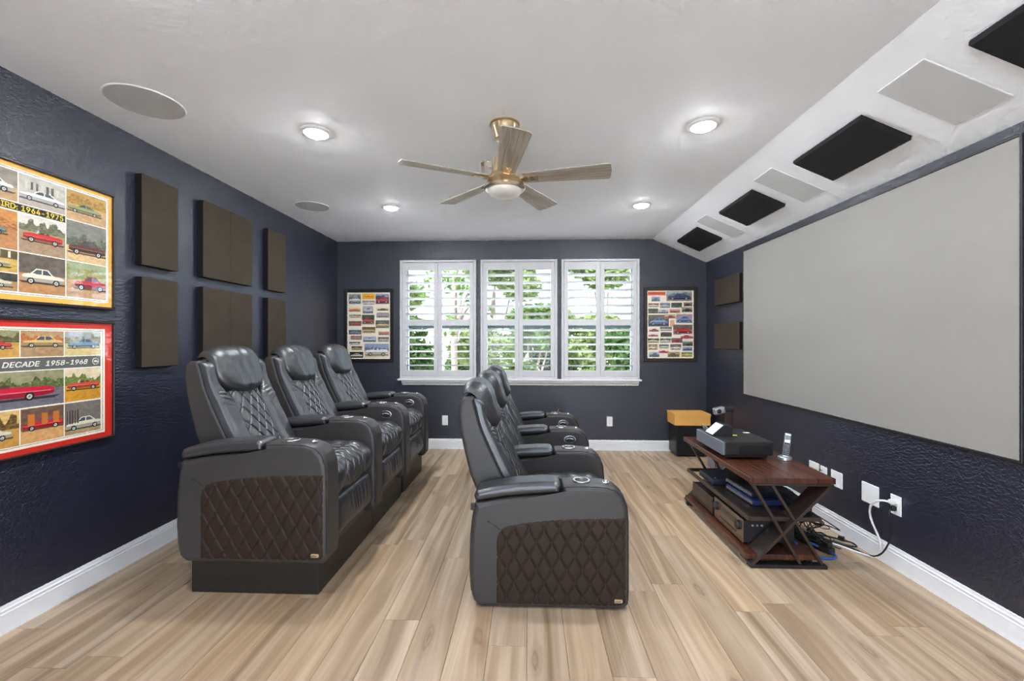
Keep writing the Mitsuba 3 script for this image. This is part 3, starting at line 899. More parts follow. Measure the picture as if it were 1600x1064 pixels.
# ------------------------------------------------------------------ posters: the printed sheets are painted into fine flat meshes
class Sheet:
    """A flat print, w x h metres, painted in sRGB at the vertices of a fine grid."""

    def __init__(self, w, h, res, base):
        self.w, self.h = w, h
        self.nx, self.ny = int(w / res) + 1, int(h / res) + 1
        self.X, self.Y = np.meshgrid(np.linspace(0, w, self.nx), np.linspace(0, h, self.ny))
        self.C = np.tile(np.array(base, float), (self.ny, self.nx, 1))

    def paint(self, m, c, mottle=0.0, freq=60, seed=0):
        c = np.array(c, float)
        if mottle:
            n = meshkit.fbm(np.stack([self.X[m] * freq, self.Y[m] * freq * 1.6, np.full(m.sum(), seed * 1.7)], -1), 3, seed) - 0.5
            self.C[m] = np.clip(c + n[:, None] * mottle * 2, 0, 255)
        else:
            self.C[m] = c

    def rect(self, x0, y0, x1, y1, c, **k):
        self.paint((self.X >= x0) & (self.X < x1) & (self.Y >= y0) & (self.Y < y1), c, **k)

    def inside(self, pts):
        p = np.asarray(pts, float)
        r = np.zeros(self.X.shape, bool)
        bx = (self.X >= p[:, 0].min()) & (self.X <= p[:, 0].max()) & (self.Y >= p[:, 1].min()) & (self.Y <= p[:, 1].max())
        x, y = self.X[bx], self.Y[bx]
        q = np.zeros(x.shape, bool)
        for (xa, ya), (xb, yb) in zip(p, np.roll(p, -1, 0)):
            if ya != yb:
                q ^= ((ya > y) != (yb > y)) & (x < (xb - xa) * (y - ya) / (yb - ya) + xa)
        r[bx] = q
        return r

    def poly(self, pts, c, clip=None, **k):
        m = self.inside(pts)
        self.paint(m if clip is None else m & clip, c, **k)

    def disc(self, x, y, r, c, clip=None, ry=None):
        m = ((self.X - x) / r) ** 2 + ((self.Y - y) / (ry or r)) ** 2 < 1
        self.paint(m if clip is None else m & clip, c)

    def photo(self, x0, y0, x1, y1, sky, ground, car, seed=0, style='saloon', box=(0.1, 0.18, 0.9, 0.62), flip=False, trees=None, horizon=0.5):
        """A small colour print of a car in front of scenery."""
        w, h = x1 - x0, y1 - y0
        cl = (self.X >= x0) & (self.X < x1) & (self.Y >= y0) & (self.Y < y1)
        self.paint(cl, ground, mottle=26, freq=70, seed=seed)
        up = cl & (self.Y > y0 + h * horizon)
        self.paint(up, sky, mottle=22, freq=50, seed=seed + 5)
        if trees is not None:
            n = meshkit.fbm(np.stack([self.X * 38, self.Y * 20, self.X * 0 + seed], -1), 3, seed + 3)
            t = up & (self.Y < y0 + h * (horizon + 0.5 * n))
            self.paint(t, trees, mottle=55, freq=110, seed=seed + 9)
        a, b, c, d = box
        px = lambda u: x0 + w * (a + (c - a) * ((1 - u) if flip else u))  # noqa: E731
        py = lambda v: y0 + h * (b + (d - b) * v)  # noqa: E731
        P = lambda pts: [(px(u), py(v)) for u, v in pts]  # noqa: E731
        sh = [(0.0, -0.03), (1.0, -0.03), (1.05, 0.1), (-0.05, 0.1)]
        self.poly(P(sh), np.array(ground) * 0.45, cl)
        body = {'saloon': [(0, .22), (.0, .46), (.06, .55), (.27, .60), (.40, .97), (.67, .98), (.82, .62), (.97, .55), (1, .44), (1, .2), (.9, .12), (.1, .12)],
                'open': [(0, .25), (.01, .5), (.08, .6), (.33, .63), (.40, .70), (.64, .70), (.70, .66), (.97, .60), (1, .5), (.99, .22), (.9, .12), (.1, .12)],
                'beetle': [(0, .2), (.02, .42), (.14, .56), (.26, .62), (.38, .93), (.52, 1.0), (.66, .92), (.84, .62), (.97, .42), (1, .2), (.9, .1), (.1, .1)],
                'long': [(0, .28), (.0, .5), (.04, .62), (.40, .70), (.46, .78), (.62, .78), (.66, .72), (.98, .68), (1, .56), (.98, .28), (.88, .18), (.1, .18)]}[style]
        self.poly(P(body), car, cl, mottle=10, freq=90, seed=seed)
        lo = [(u, min(v, 0.38)) for u, v in body]
        self.poly(P(lo), np.array(car) * 0.72, cl)
        self.poly(P([(0.03, .36), (.97, .36), (.97, .40), (.03, .40)]), np.clip(np.array(car) * 0.6 + 90, 0, 255), cl)
        if style in ('saloon', 'beetle'):
            self.poly(P([(.31, .62), (.42, .91), (.52, .92), (.52, .62)]), (70, 78, 86), cl)
            self.poly(P([(.55, .62), (.55, .92), (.66, .90), (.77, .63)]), (84, 92, 98), cl)
        else:
            self.poly(P([(.30, .62), (.37, .9), (.40, .9), (.36, .62)]), (196, 204, 208), cl)
            self.poly(P([(.38, .64), (.44, .78), (.50, .78), (.52, .64)]), (84, 50, 46), cl)
            self.poly(P([(.56, .64), (.60, .80), (.64, .80), (.66, .64)]), (92, 56, 48), cl)
        rad = 0.19 * (d - b) * h
        for u in (0.2, 0.8):
            self.disc(px(u), py(0.14), rad * 1.15, (24, 23, 23), cl)
            self.disc(px(u), py(0.14), rad * 0.66, (204, 202, 196), cl)
            self.disc(px(u), py(0.14), rad * 0.30, (120, 118, 114), cl)

    def mesh(self, place):
        V = place(self.X.ravel(), self.Y.ravel())
        i, j = np.meshgrid(np.arange(self.ny - 1), np.arange(self.nx - 1), indexing='ij')
        q = (i * self.nx + j).ravel()
        F = np.stack([q, q + 1, q + self.nx + 1, q + self.nx], -1)
        c = self.C.reshape(-1, 3) / 255
        lin = np.where(c <= 0.04045, c / 12.92, ((c + 0.055) / 1.055) ** 2.4)
        return (V, F), lin


def slanted(text, h, depth, slant, bold=True, stretch=1.0):
    m = meshkit.text_mesh(text, h, depth, bold)
    v = m.vertices.copy()
    v[:, 0] = v[:, 0] * stretch + v[:, 1] * slant
    return trimesh.Trimesh(v, m.faces, process=False)


def left_place(y0, z0, off):
    return lambda a, b, d=0.0: np.stack([np.full(np.shape(a), LX + off) + d, y0 + a, z0 + b], -1)


def put_text(mesh, place, m, name, parent, x, y, flip=False):
    v = mesh.vertices
    V = place(x + v[:, 0], y + v[:, 1], v[:, 2])
    put(name, trimesh.Trimesh(V, mesh.faces, process=False), m, parent)


YEL = mat('yellow_ink', principled(srgb(246, 206, 40), 0.5))
WHT = mat('white_ink', principled(srgb(238, 234, 222), 0.5))
REDINK = mat('red_ink', principled(srgb(176, 50, 36), 0.5))
ORINK = mat('orange_ink', principled(srgb(190, 96, 20), 0.5))
GY, GH = 1.572, 0.970
cols = [0.035, 0.262, 0.482, 0.702, 0.928]
# poster A (upper, gold border)
A = thing('framed_poster', 'framed car photo poster with a gold border, upper of the two on the left wall', 'poster')
PA = Sheet(0.958, 0.676, 0.0026, (240, 186, 84))
ax = lambda y: y - 1.578  # noqa: E731
az = lambda z: z - 1.615  # noqa: E731
PA.rect(ax(1.606), az(1.646), ax(2.515), az(2.268), (248, 244, 236))
PA.rect(ax(1.610), az(1.650), ax(2.511), az(2.264), (120, 122, 128))
PA.rect(ax(1.612), az(1.652), ax(2.509), az(2.262), (248, 244, 236))
ca = [1.616, 1.831, 2.0525, 2.2735, 2.503]
g = 0.0028
R0, R1, R2, R3, R4, R5 = 1.657, 1.7485, 1.860, 2.057, 2.1005, 2.257
def pa(y0, z0, y1, z1, *a, **k):
    PA.photo(ax(y0) + g, az(z0) + g, ax(y1) - g, az(z1) - g, *a, **k)
pa(ca[0], R4, ca[1], R5, (150, 150, 140), (176, 150, 112), (204, 200, 190), 21)
pa(ca[1], R4, ca[2], R5, (150, 140, 126), (190, 156, 116), (232, 230, 222), 1, horizon=0.45, box=(0.02, 0.25, 0.93, 0.7))
pa(ca[2], R4, ca[3], R5, (196, 190, 178), (186, 172, 160), (238, 236, 232), 2, horizon=0.34, box=(0.02, 0.2, 0.98, 0.58))
for q in range(7):
    PA.rect(ax(ca[2]) + 0.030 + q * 0.024, az(R4) + 0.085, ax(ca[2]) + 0.042 + q * 0.024, az(R4) + 0.125, (96, 92, 88) if q % 3 else (214, 206, 196))
pa(ca[3], R3 + 0.03, ca[4], R5, (190, 152, 88), (196, 160, 118), (146, 150, 92), 3, trees=(170, 130, 62), box=(0.04, 0.3, 0.86, 0.62), horizon=0.55)
PA.rect(ax(ca[0]), az(R3) + g, ax(ca[3]) - g, az(R4) - g, (34, 30, 26))
pa(ca[0], R2, ca[1], R3, (200, 190, 180), (170, 140, 110), (60, 80, 110), 22, trees=(90, 100, 70))
pa(ca[1], R2, ca[2], R3, (206, 140, 74), (190, 132, 84), (112, 124, 110), 4, trees=(178, 118, 62), box=(0.0, 0.35, 0.8, 0.68), horizon=0.5)
pa(ca[2], R2, ca[3], R3, (226, 218, 206), (172, 142, 112), (206, 50, 44), 5, style='open', trees=(112, 112, 84), box=(0.08, 0.32, 0.94, 0.68), horizon=0.58)
pa(ca[3], R2, ca[4], R3 + 0.03, (128, 128, 116), (214, 182, 132), (104, 60, 50), 6, trees=(96, 100, 84), box=(0.06, 0.2, 0.98, 0.56), horizon=0.38)
pa(ca[0], R0, ca[1], R2, (150, 140, 110), (180, 150, 100), (90, 60, 50), 23, trees=(90, 84, 50))
pa(ca[1], R1, ca[2], R2, (96, 84, 52), (206, 168, 88), (206, 196, 150), 7, box=(-0.1, 0.2, 0.86, 0.72), horizon=0.62)
for q in range(5):
    PA.rect(ax(ca[1]) + 0.012 + q * 0.042, az(R2) - 0.038, ax(ca[1]) + 0.024 + q * 0.042, az(R2) - 0.008, (226, 216, 186))
pa(ca[1], R0, ca[2], R1, (70, 66, 60), (178, 140, 92), (222, 212, 186), 8, box=(-0.1, 0.2, 0.9, 0.8), horizon=0.55)
pa(ca[2], R0, ca[3], R2, (104, 92, 80), (190, 140, 92), (238, 230, 208), 9, box=(0.06, 0.26, 0.98, 0.66), horizon=0.5, flip=True)
pa(ca[3], R0, ca[4], R2, (160, 170, 130), (190, 150, 110), (196, 50, 62), 10, trees=(150, 150, 90), box=(0.2, 0.25, 1.0, 0.65), horizon=0.5)
fr = cat(cbox((LX, 1.570, 1.602), (LX + 0.028, 2.546, 1.617), 0.003), cbox((LX, 1.570, 2.289), (LX + 0.028, 2.546, 2.304), 0.003), cbox((LX, 1.570, 1.617), (LX + 0.028, 1.580, 2.289), 0.003), cbox((LX, 2.536, 1.617), (LX + 0.028, 2.546, 2.289), 0.003))
put('frame', fr, FRAME_BLACK, A, label='thin black frame')
pm, pc = PA.mesh(left_place(1.578, 1.615, 0.012))
put('printed_sheet', pm, PRINT, A, color=pc)
tx = slanted('1964-1975', 0.0265, 0.0006, 0.0, True)
sc = 0.200 / tx.vertices[:, 0].max()
put_text(slanted('1964-1975', 0.0265, 0.0006, 0.0, True, sc), left_place(1.578, 1.615, 0.0121), YEL, 'lettering', A, ax(2.062), az(2.066))
tx = slanted('BIRD:', 0.0265, 0.0006, 0.0, True, sc)
put_text(tx, left_place(1.578, 1.615, 0.0121), YEL, 'lettering', A, ax(2.051) - tx.vertices[:, 0].max(), az(2.066))
gv = np.array([[LX + 0.019, 1.579, 1.616], [LX + 0.019, 2.537, 1.616], [LX + 0.019, 2.537, 2.290], [LX + 0.019, 1.579, 2.290]])
put('glass', (gv, np.array([[0, 1, 2, 3]])), PANE, A)

# poster B (lower, red border)
B = thing('framed_poster', 'framed car photo poster with a red border, lower of the two on the left wall', 'poster')
PB = Sheet(0.958, 0.676, 0.0026, (206, 48, 36))
bx = lambda y: y - 1.578  # noqa: E731
bz = lambda z: z - 0.845  # noqa: E731
PB.rect(bx(1.606), bz(0.876), bx(2.492), bz(1.487), (244, 236, 216))
PB.rect(bx(1.616), bz(0.889), bx(2.479), bz(1.475), (120, 112, 100))
PB.rect(bx(1.618), bz(0.891), bx(2.477), bz(1.473), (244, 238, 222))
cb = [1.620, 1.840, 2.060, 2.2665, 2.470]
def pb(y0, z0, y1, z1, *a, **k):
    PB.photo(bx(y0) + g, bz(z0) + g, bx(y1) - g, bz(z1) - g, *a, **k)
pb(cb[0], 1.332, cb[1], 1.471, (190, 190, 180), (170, 150, 110), (40, 70, 110), 31, trees=(84, 92, 50))
pb(cb[1], 1.332, cb[2], 1.471, (150, 148, 110), (206, 160, 84), (206, 48, 46), 32, trees=(92, 88, 52), box=(0.0, 0.32, 0.86, 0.68), horizon=0.55)
pb(cb[2], 1.332, cb[3], 1.471, (186, 150, 104), (176, 142, 106), (222, 186, 126), 33, trees=(186, 108, 58), box=(0.05, 0.38, 0.98, 0.82), horizon=0.55)
pb(cb[3], 1.332, cb[4], 1.471, (170, 176, 172), (218, 196, 140), (120, 150, 176), 34, trees=(130, 124, 100), box=(0.08, 0.3, 0.96, 0.72))
PB.rect(bx(cb[0]), bz(1.268), bx(cb[4]) - g, bz(1.330), (98, 98, 96))
pb(cb[0], 1.078, cb[3], 1.266, (150, 146, 112), (112, 108, 116), (206, 34, 62), 35, style='open', trees=(88, 100, 54), box=(0.02, 0.22, 0.93, 0.76), horizon=0.48)
pb(cb[3], 1.078, cb[4], 1.266, (226, 208, 176), (206, 150, 52), (214, 78, 56), 36, style='open', trees=(110, 124, 60), box=(0.06, 0.34, 0.96, 0.68), horizon=0.48)
pb(cb[0], 0.893, cb[1], 1.075, (180, 170, 150), (170, 140, 90), (50, 90, 120), 37, trees=(80, 90, 54))
pb(cb[1], 0.893, cb[2], 1.075, (222, 184, 112), (200, 150, 76), (226, 220, 196), 38, box=(-0.05, 0.24, 0.86, 0.6), trees=(108, 84, 44), horizon=0.5)
pb(cb[2], 0.893, cb[3], 1.075, (110, 84, 68), (214, 164, 106), (206, 36, 48), 39, box=(0.06, 0.36, 0.98, 0.72), horizon=0.4, trees=(120, 74, 46))
for q in (0.05, 0.11, 0.165):
    PB.rect(bx(cb[2]) + q - 0.014, bz(0.985), bx(cb[2]) + q + 0.016, bz(1.04), (206, 120, 50))
pb(cb[3], 0.893, cb[4], 1.075, (120, 112, 106), (170, 146, 110), (222, 216, 192), 40, box=(0.04, 0.14, 1.02, 0.52), horizon=0.3)
for q in range(5):
    PB.rect(bx(cb[3]) + 0.012 + q * 0.014, bz(0.955), bx(cb[3]) + 0.019 + q * 0.014, bz(1.03), (66, 56, 52))
fr = cat(cbox((LX, 1.570, 0.832), (LX + 0.028, 2.546, 0.847), 0.003), cbox((LX, 1.570, 1.519), (LX + 0.028, 2.546, 1.534), 0.003), cbox((LX, 1.570, 0.847), (LX + 0.028, 1.580, 1.519), 0.003), cbox((LX, 2.536, 0.847), (LX + 0.028, 2.546, 1.519), 0.003))
put('frame', fr, FRAME_BLACK, B, label='thin black frame')
pm, pc = PB.mesh(left_place(1.578, 0.845, 0.012))
put('printed_sheet', pm, PRINT, B, color=pc)
for word, y0, y1 in (('DECADE', 1.983, 2.150), ('1958-1968', 2.170, 2.392)):
    tx = slanted(word, 0.026, 0.0006, 0.25, True)
    put_text(slanted(word, 0.026, 0.0006, 0.25, True, (y1 - y0 - 0.007) / (tx.vertices[:, 0].max() - 0.007)), left_place(1.578, 0.845, 0.0121), WHT, 'lettering', B, bx(y0), bz(1.2855))
ring = cat(*[trimesh.creation.extrude_polygon(q, 0.0006, engine='earcut') for q in (Polygon([(0.0195 * math.cos(a), 0.0195 * math.sin(a)) for a in np.linspace(0, 2 * PI, 40)[:-1]], [[(0.0165 * math.cos(a), 0.0165 * math.sin(a)) for a in np.linspace(0, 2 * PI, 40)[:-1]]]),
                                                                          Polygon([(-0.0145, -0.003), (-0.008, 0.003), (0.0, 0.007), (0.008, 0.003), (0.0145, 0.0), (0.0145, -0.004), (0.004, -0.0055), (-0.006, -0.0045)]))])
put_text(ring, left_place(1.578, 0.845, 0.0121), WHT, 'round_emblem', B, bx(2.437), bz(1.2985))
gv = np.array([[LX + 0.019, 1.579, 0.846], [LX + 0.019, 2.537, 0.846], [LX + 0.019, 2.537, 1.520], [LX + 0.019, 1.579, 1.520]])
put('glass', (gv, np.array([[0, 1, 2, 3]])), PANE, B)

# the two upright posters on the far wall; cells measured in hundredths of the sheet
def back_place(x0, z0, off):
    return lambda a, b, d=0.0: np.stack([x0 + a, np.full(np.shape(a), BY - off) - d, z0 + b], -1)


def wall_poster(label, x0, x1, z0, z1, cells, frame_mat, bar=0.042):
    k = thing('framed_poster', label, 'poster')
    put('frame', cat(cbox((x0, BY - 0.028, z0), (x0 + bar, BY, z1), 0.004), cbox((x1 - bar, BY - 0.028, z0), (x1, BY, z1), 0.004), cbox((x0 + bar, BY - 0.028, z1 - bar), (x1 - bar, BY, z1), 0.004), cbox((x0 + bar, BY - 0.028, z0), (x1 - bar, BY, z0 + bar), 0.004)), frame_mat, k)
    w, h = x1 - x0 - 2 * bar + 0.008, z1 - z0 - 2 * bar + 0.008
    S = Sheet(w, h, 0.0034, (246, 236, 216))
    for c in cells:
        a, b, cc, d = [v / 100 for v in c[:4]]
        X0, X1, Y0, Y1 = a * w, cc * w, h * (1 - d), h * (1 - b)
        if c[4] == 'flat':
            S.rect(X0, Y0, X1, Y1, c[5])
        else:
            S.photo(X0, Y0, X1, Y1, c[4], c[5], c[6], seed=int(c[0] * 3 + c[1]), style=c[7], box=(0.06, 0.14, 0.95, 0.78), flip=(int(c[0] + c[1]) % 2 == 0), trees=c[8] if len(c) > 8 else None, horizon=0.5)
    pm, pc = S.mesh(back_place(x0 + bar - 0.004, z0 + bar - 0.004, 0.012))
    put('printed_sheet', pm, PRINT, k, color=pc)
    xa, xb, za, zb = x0 + bar, x1 - bar, z0 + bar, z1 - bar
    put('glass', (np.array([[xa, BY - 0.018, za], [xb, BY - 0.018, za], [xb, BY - 0.018, zb], [xa, BY - 0.018, zb]]), np.array([[0, 1, 2, 3]])), PANE, k)
    return k, w, h


GR, DG, TN, SK = (150, 150, 146), (84, 88, 74), (190, 158, 122), (170, 180, 200)
k, w, h = wall_poster('black framed upright car poster with a yellow title block, left of the windows', -2.444, -1.785, 1.140, 2.105, [
    (4, 3, 32, 18, GR, GR, (226, 226, 224), 'saloon', (96, 96, 94)), (35, 2, 64, 10.5, 'flat', (238, 178, 42)), (66, 3, 97, 18, (150, 150, 186), (150, 90, 96), (196, 60, 84), 'saloon', (80, 70, 70)),
    (35, 12.5, 64, 19, (160, 140, 124), (216, 204, 190), (240, 236, 226), 'saloon'), (36, 21, 60, 32, (180, 176, 180), (140, 140, 140), (214, 216, 220), 'saloon'),
    (4, 23, 31, 29.5, (230, 196, 150), (200, 150, 110), (206, 104, 68), 'long'), (68, 23, 96, 28, (236, 214, 176), (206, 190, 160), (90, 70, 56), 'saloon'),
    (5, 33, 32, 38.5, (190, 180, 150), (208, 196, 150), (224, 206, 150), 'long', (70, 64, 56)), (34, 34, 63, 48.5, DG, (206, 160, 140), (196, 72, 60), 'saloon', (70, 76, 58)),
    (68, 30.5, 97, 38, GR, (150, 140, 150), (206, 160, 186), 'long'), (4, 43, 33, 50.5, (110, 84, 74), (160, 130, 110), (196, 84, 76), 'saloon'),
    (66, 42, 97, 54, (96, 104, 110), (150, 150, 130), (220, 186, 120), 'saloon', (80, 92, 84)), (35, 52, 65, 61, (120, 96, 70), (210, 170, 140), (214, 176, 110), 'long'),
    (4, 56, 33, 63, (96, 110, 120), (120, 126, 130), (140, 156, 166), 'saloon', (70, 84, 80)), (72, 59, 97, 64, (200, 140, 120), (170, 150, 150), (190, 90, 84), 'long'),
    (8, 65, 34, 71, (150, 110, 104), (160, 140, 130), (206, 140, 120), 'long'), (37, 66, 67, 74, (176, 180, 196), (120, 130, 150), (210, 214, 222), 'saloon'), (71, 67, 96, 74, (120, 100, 90), (170, 160, 150), (220, 216, 210), 'saloon'),
    (5, 74, 30, 79, (90, 84, 80), (220, 216, 206), (236, 232, 226), 'saloon'), (10, 80.5, 35, 86.5, (90, 70, 50), (206, 180, 130), (214, 186, 130), 'saloon'),
    (6, 89, 37, 98, (40, 32, 28), (80, 60, 50), (226, 216, 206), 'saloon'), (40, 77, 96, 97, (150, 164, 190), (226, 204, 170), (244, 240, 232), 'long', (110, 120, 150))], FRAME_BLACK)
bp = back_place(-2.444 + 0.038, 1.140 + 0.038, 0.0121)
# the title is too blurred in the photograph to read: a row of small strokes stands for it
marks = cat(*[cbox((0.0 + 0.0165 * i, 0.0, 0.0), (0.012 + 0.0165 * i, 0.016 + 0.006 * ((i * 5) % 3 == 0), 0.0006), 0.0001) for i in range(7)])
put_text(marks, bp, ORINK, 'title_strokes', k, 0.40 * w, h * 0.925)
k, w, h = wall_poster('dark brown framed upright car poster with a red title strip, right of the windows', 1.487, 2.162, 1.155, 2.113, [
    (2, 2, 40, 7.5, 'flat', (222, 104, 74)), (42, 1.5, 96, 16, (170, 176, 186), (150, 140, 130), (44, 50, 110), 'saloon', (120, 126, 120)), (10, 9.5, 28, 16.5, (150, 160, 180), (130, 140, 150), (110, 126, 150), 'beetle'),
    (3, 19, 26, 25, (160, 90, 80), (200, 190, 180), (236, 232, 226), 'saloon'), (28, 18.5, 50, 26, (150, 156, 156), GR, (206, 210, 214), 'saloon', (90, 100, 90)), (52, 18.5, 75, 25.5, (84, 90, 84), (110, 104, 94), (60, 66, 60), 'saloon', (60, 70, 50)), (78, 18, 97, 24, (140, 126, 100), (206, 190, 150), (60, 56, 50), 'saloon'),
    (3, 27, 24, 34, DG, (140, 130, 120), (80, 76, 70), 'saloon'), (25, 28, 46, 34, (200, 204, 206), GR, (170, 176, 182), 'beetle'), (48, 28, 71, 33.5, (206, 150, 140), (214, 190, 180), (190, 70, 66), 'long'), (74, 25, 97, 32.5, (150, 150, 140), (170, 160, 150), (40, 46, 40), 'beetle'),
    (3, 36, 47, 53, (110, 106, 92), (84, 84, 88), (136, 160, 206), 'beetle', (96, 92, 76)), (38, 35.5, 61, 41.5, (206, 180, 160), (190, 150, 130), (206, 78, 60), 'saloon'), (62, 35, 97, 48.5, (176, 150, 166), (170, 174, 190), (110, 136, 190), 'beetle'),
    (49, 44, 59, 53.5, 'flat', (228, 178, 140)), (56, 50.5, 97, 65, (120, 100, 100), (150, 130, 130), (206, 34, 44), 'beetle', (110, 90, 80)), (4, 55, 26, 61, (236, 226, 214), (214, 180, 180), (190, 50, 70), 'saloon'), (28, 54, 53, 59.5, (90, 90, 84), (190, 186, 180), (240, 236, 228), 'saloon'),
    (3, 63, 25, 68, (240, 226, 214), (220, 170, 160), (200, 40, 44), 'open'), (29, 61.5, 53, 68, (80, 76, 70), (120, 116, 110), (60, 58, 56), 'saloon'), (72, 64, 98, 71, (230, 220, 210), (200, 90, 90), (206, 30, 50), 'saloon'),
    (2, 70.5, 26, 77, (70, 74, 50), (180, 160, 120), (236, 222, 180), 'saloon'), (28, 70.5, 51, 77, (100, 100, 80), (200, 196, 190), (244, 236, 224), 'saloon'), (52, 70, 76, 77, (120, 90, 90), (170, 140, 140), (170, 24, 50), 'beetle'), (76, 75, 98, 81.5, (120, 126, 120), (110, 106, 100), (60, 70, 64), 'open'),
    (3, 79, 23, 87.5, (150, 130, 100), (190, 160, 120), (236, 226, 190), 'saloon'), (26, 79.5, 47, 85.5, (90, 110, 130), (206, 190, 130), (236, 226, 180), 'open'), (50, 79, 73, 88, (110, 100, 90), (226, 206, 196), (240, 230, 214), 'saloon'), (76, 83, 97, 88.5, (150, 160, 180), (120, 130, 150), (70, 90, 140), 'open'),
    (25, 87, 47, 92, (230, 210, 200), (210, 120, 110), (206, 36, 40), 'beetle'), (5, 90, 27, 98, (190, 190, 190), (140, 140, 140), (76, 100, 136), 'saloon'), (44, 90, 70, 98, (180, 150, 96), (190, 160, 110), (96, 84, 60), 'saloon'), (73, 90.5, 97, 97.5, (130, 130, 110), (210, 190, 90), (232, 216, 90), 'saloon')], DARKBROWN)
marks = cat(*[cbox((0.0 + 0.0195 * i, 0.0, 0.0), (0.0145 + 0.0195 * i, 0.017, 0.0006), 0.0001) for i in range(10)])
put_text(marks, back_place(1.487 + 0.038, 1.155 + 0.038, 0.0121), REDINK, 'title_strokes', k, 0.045 * w, h * 0.942)

# ------------------------------------------------------------------ media table
TX0, TX1, TY0, TY1, TZ = 1.378, 1.896, 2.748, 3.918, 0.566
tb = thing('media_table', 'low three-tier media table with dark walnut top and crossed bronze metal ends', 'table')
top = put('tabletop', cbox((TX0, TY0, TZ - 0.036), (TX1, TY1, TZ), 0.003), WALNUT, tb, label='dark reddish walnut plank tabletop')
EY0, EY1 = 2.755, 3.775      # the two crossed ends, each 0.07 deep


def slat(p, q, t, y0, y1):
    """A flat bar between two points of the (x, z) plane, t thick, from y0 to y1."""
    p, q = np.array(p, float), np.array(q, float)
    d = (q - p) / np.linalg.norm(q - p)
    n = np.array([-d[1], d[0]]) * t / 2
    return prism([p - n, q - n, q + n, p + n], y0, y1, 'y')


for e in (EY0, EY1):
    put('wide_leg', slat((1.386, 0.0125), (1.884, 0.528), 0.018, e, e + 0.135), BRONZE, tb, label='wide flat diagonal leg')
    for p, q in (((1.398, 0.528), (1.688, 0.03)), ((1.512, 0.528), (1.822, 0.03))):
        put('cross_bar', slat(p, q, 0.016, e + 0.004, e + 0.03), BRONZE, tb, label='narrow diagonal bar')
    put('foot_rail', cbox((1.384, e, 0.0), (1.852, e + 0.055, 0.022), 0.003), BLACK_METAL, tb)
    put('top_rail', cbox((1.39, e, 0.514), (1.886, e + 0.03, 0.530), 0.002), BRONZE, tb)
put('shelf', cbox((1.392, 2.82, 0.282), (1.842, 3.50, 0.302), 0.003), DARKBROWN, tb)
put('shelf_frame', cat(cbox((1.388, 2.80, 0.276), (1.402, 3.86, 0.304), 0.002), cbox((1.832, 2.80, 0.276), (1.846, 3.86, 0.304), 0.002), cbox((1.402, 2.80, 0.276), (1.832, 2.814, 0.304), 0.002), cbox((1.402, 3.846, 0.276), (1.832, 3.86, 0.304), 0.002)), BRONZE, tb)
put('lower_shelf', cbox((1.362, 2.775, 0.046), (1.812, 3.83, 0.078), 0.003), WALNUT, tb)
for xx, yy, z0 in ((1.42, 2.80, 0.0), (1.75, 2.80, 0.0), (1.366, 3.79, 0.0), (1.77, 3.79, 0.0)):
    put('shelf_foot', cbox((xx, yy, z0), (xx + 0.036, yy + 0.036, 0.046), 0.002), BLACK_METAL, tb)

# projector on the table
pj = thing('projector', 'black short-throw projector with a grey cloth front lying on the walnut table', 'projector')
put('body', cat(rbox((1.396, 3.150, 0.598), (1.742, 3.630, 0.700), 0.012, 12), cbox((1.42, 3.19, 0.572), (1.725, 3.60, 0.60), 0.008)), BLACK_SATIN, pj, smooth=30)
put('cloth_front', rbox((1.384, 3.146, 0.600), (1.400, 3.634, 0.694), 0.006, 10), GREYCLOTH, pj, smooth=30, label='grey cloth covered front')
vt = cat(*[cbox((1.50, 3.146, 0.614 + 0.0105 * i), (1.725, 3.152, 0.6195 + 0.0105 * i), 0.001) for i in range(6)])
put('side_vents', vt, BLACK, pj)
put('feet', cat(*[lathe([(0.0005, 0.566), (0.014, 0.566), (0.014, 0.574), (0.0005, 0.574)], 20, (xx, yy, 0)) for xx in (1.44, 1.70) for yy in (3.22, 3.57)]), BLACK, pj, smooth=30)
put('lens_window', cbox((1.43, 3.50, 0.698), (1.52, 3.61, 0.7015), 0.001), GLOSSY_BLACK, pj)
put('sticker', cbox((1.54, 3.345, 0.6995), (1.582, 3.372, 0.7008), 0.0003), YELLOWISH, pj, label='small yellow sticker')
put('white_label', cbox((1.68, 3.44, 0.6995), (1.725, 3.475, 0.7008), 0.0003), PLATE, pj)
k = thing('display_gadget', 'small black wedge-shaped gadget with a pale tilted face on top of the projector', 'gadget')
put('body', prism([(1.398, 0.7), (1.535, 0.7), (1.535, 0.772), (1.486, 0.784), (1.478, 0.784), (1.392, 0.708)], 3.325, 3.462, 'y'), BLACK_SATIN, k)
w = moved(cbox((-0.004, 3.329, 0.004), (0.106, 3.458, 0.0075), 0.0015), np.eye(4))
put('tilted_face', moved(w, trans(1.393, 0, 0.7065) @ rot([0, 1, 0], -math.degrees(math.atan2(0.076, 0.086)))), SCREEN_WHITE, k, label='pale tilted screen')
k = thing('eyeglasses', 'small dark pair of glasses with silver rims at the front edge of the projector', 'glasses')
for yy in (3.545, 3.60):
    put('lens_rim', moved(trimesh.creation.torus(0.021, 0.0035, 28, 10), trans(1.432, yy, 0.717) @ rot([0, 1, 0], 62)), SILVER, k, smooth=40)
    put('temple', tube([(1.438, yy + (0.02 if yy > 3.57 else -0.02), 0.722), (1.50, yy + (0.02 if yy > 3.57 else -0.02), 0.715), (1.55, yy + (0.018 if yy > 3.57 else -0.018), 0.706)], 0.0035, 6), BLACK, k, smooth=40)
put('bridge', tube([(1.434, 3.563, 0.722), (1.436, 3.5725, 0.726), (1.434, 3.582, 0.722)], 0.003, 6), SILVER, k, smooth=40)

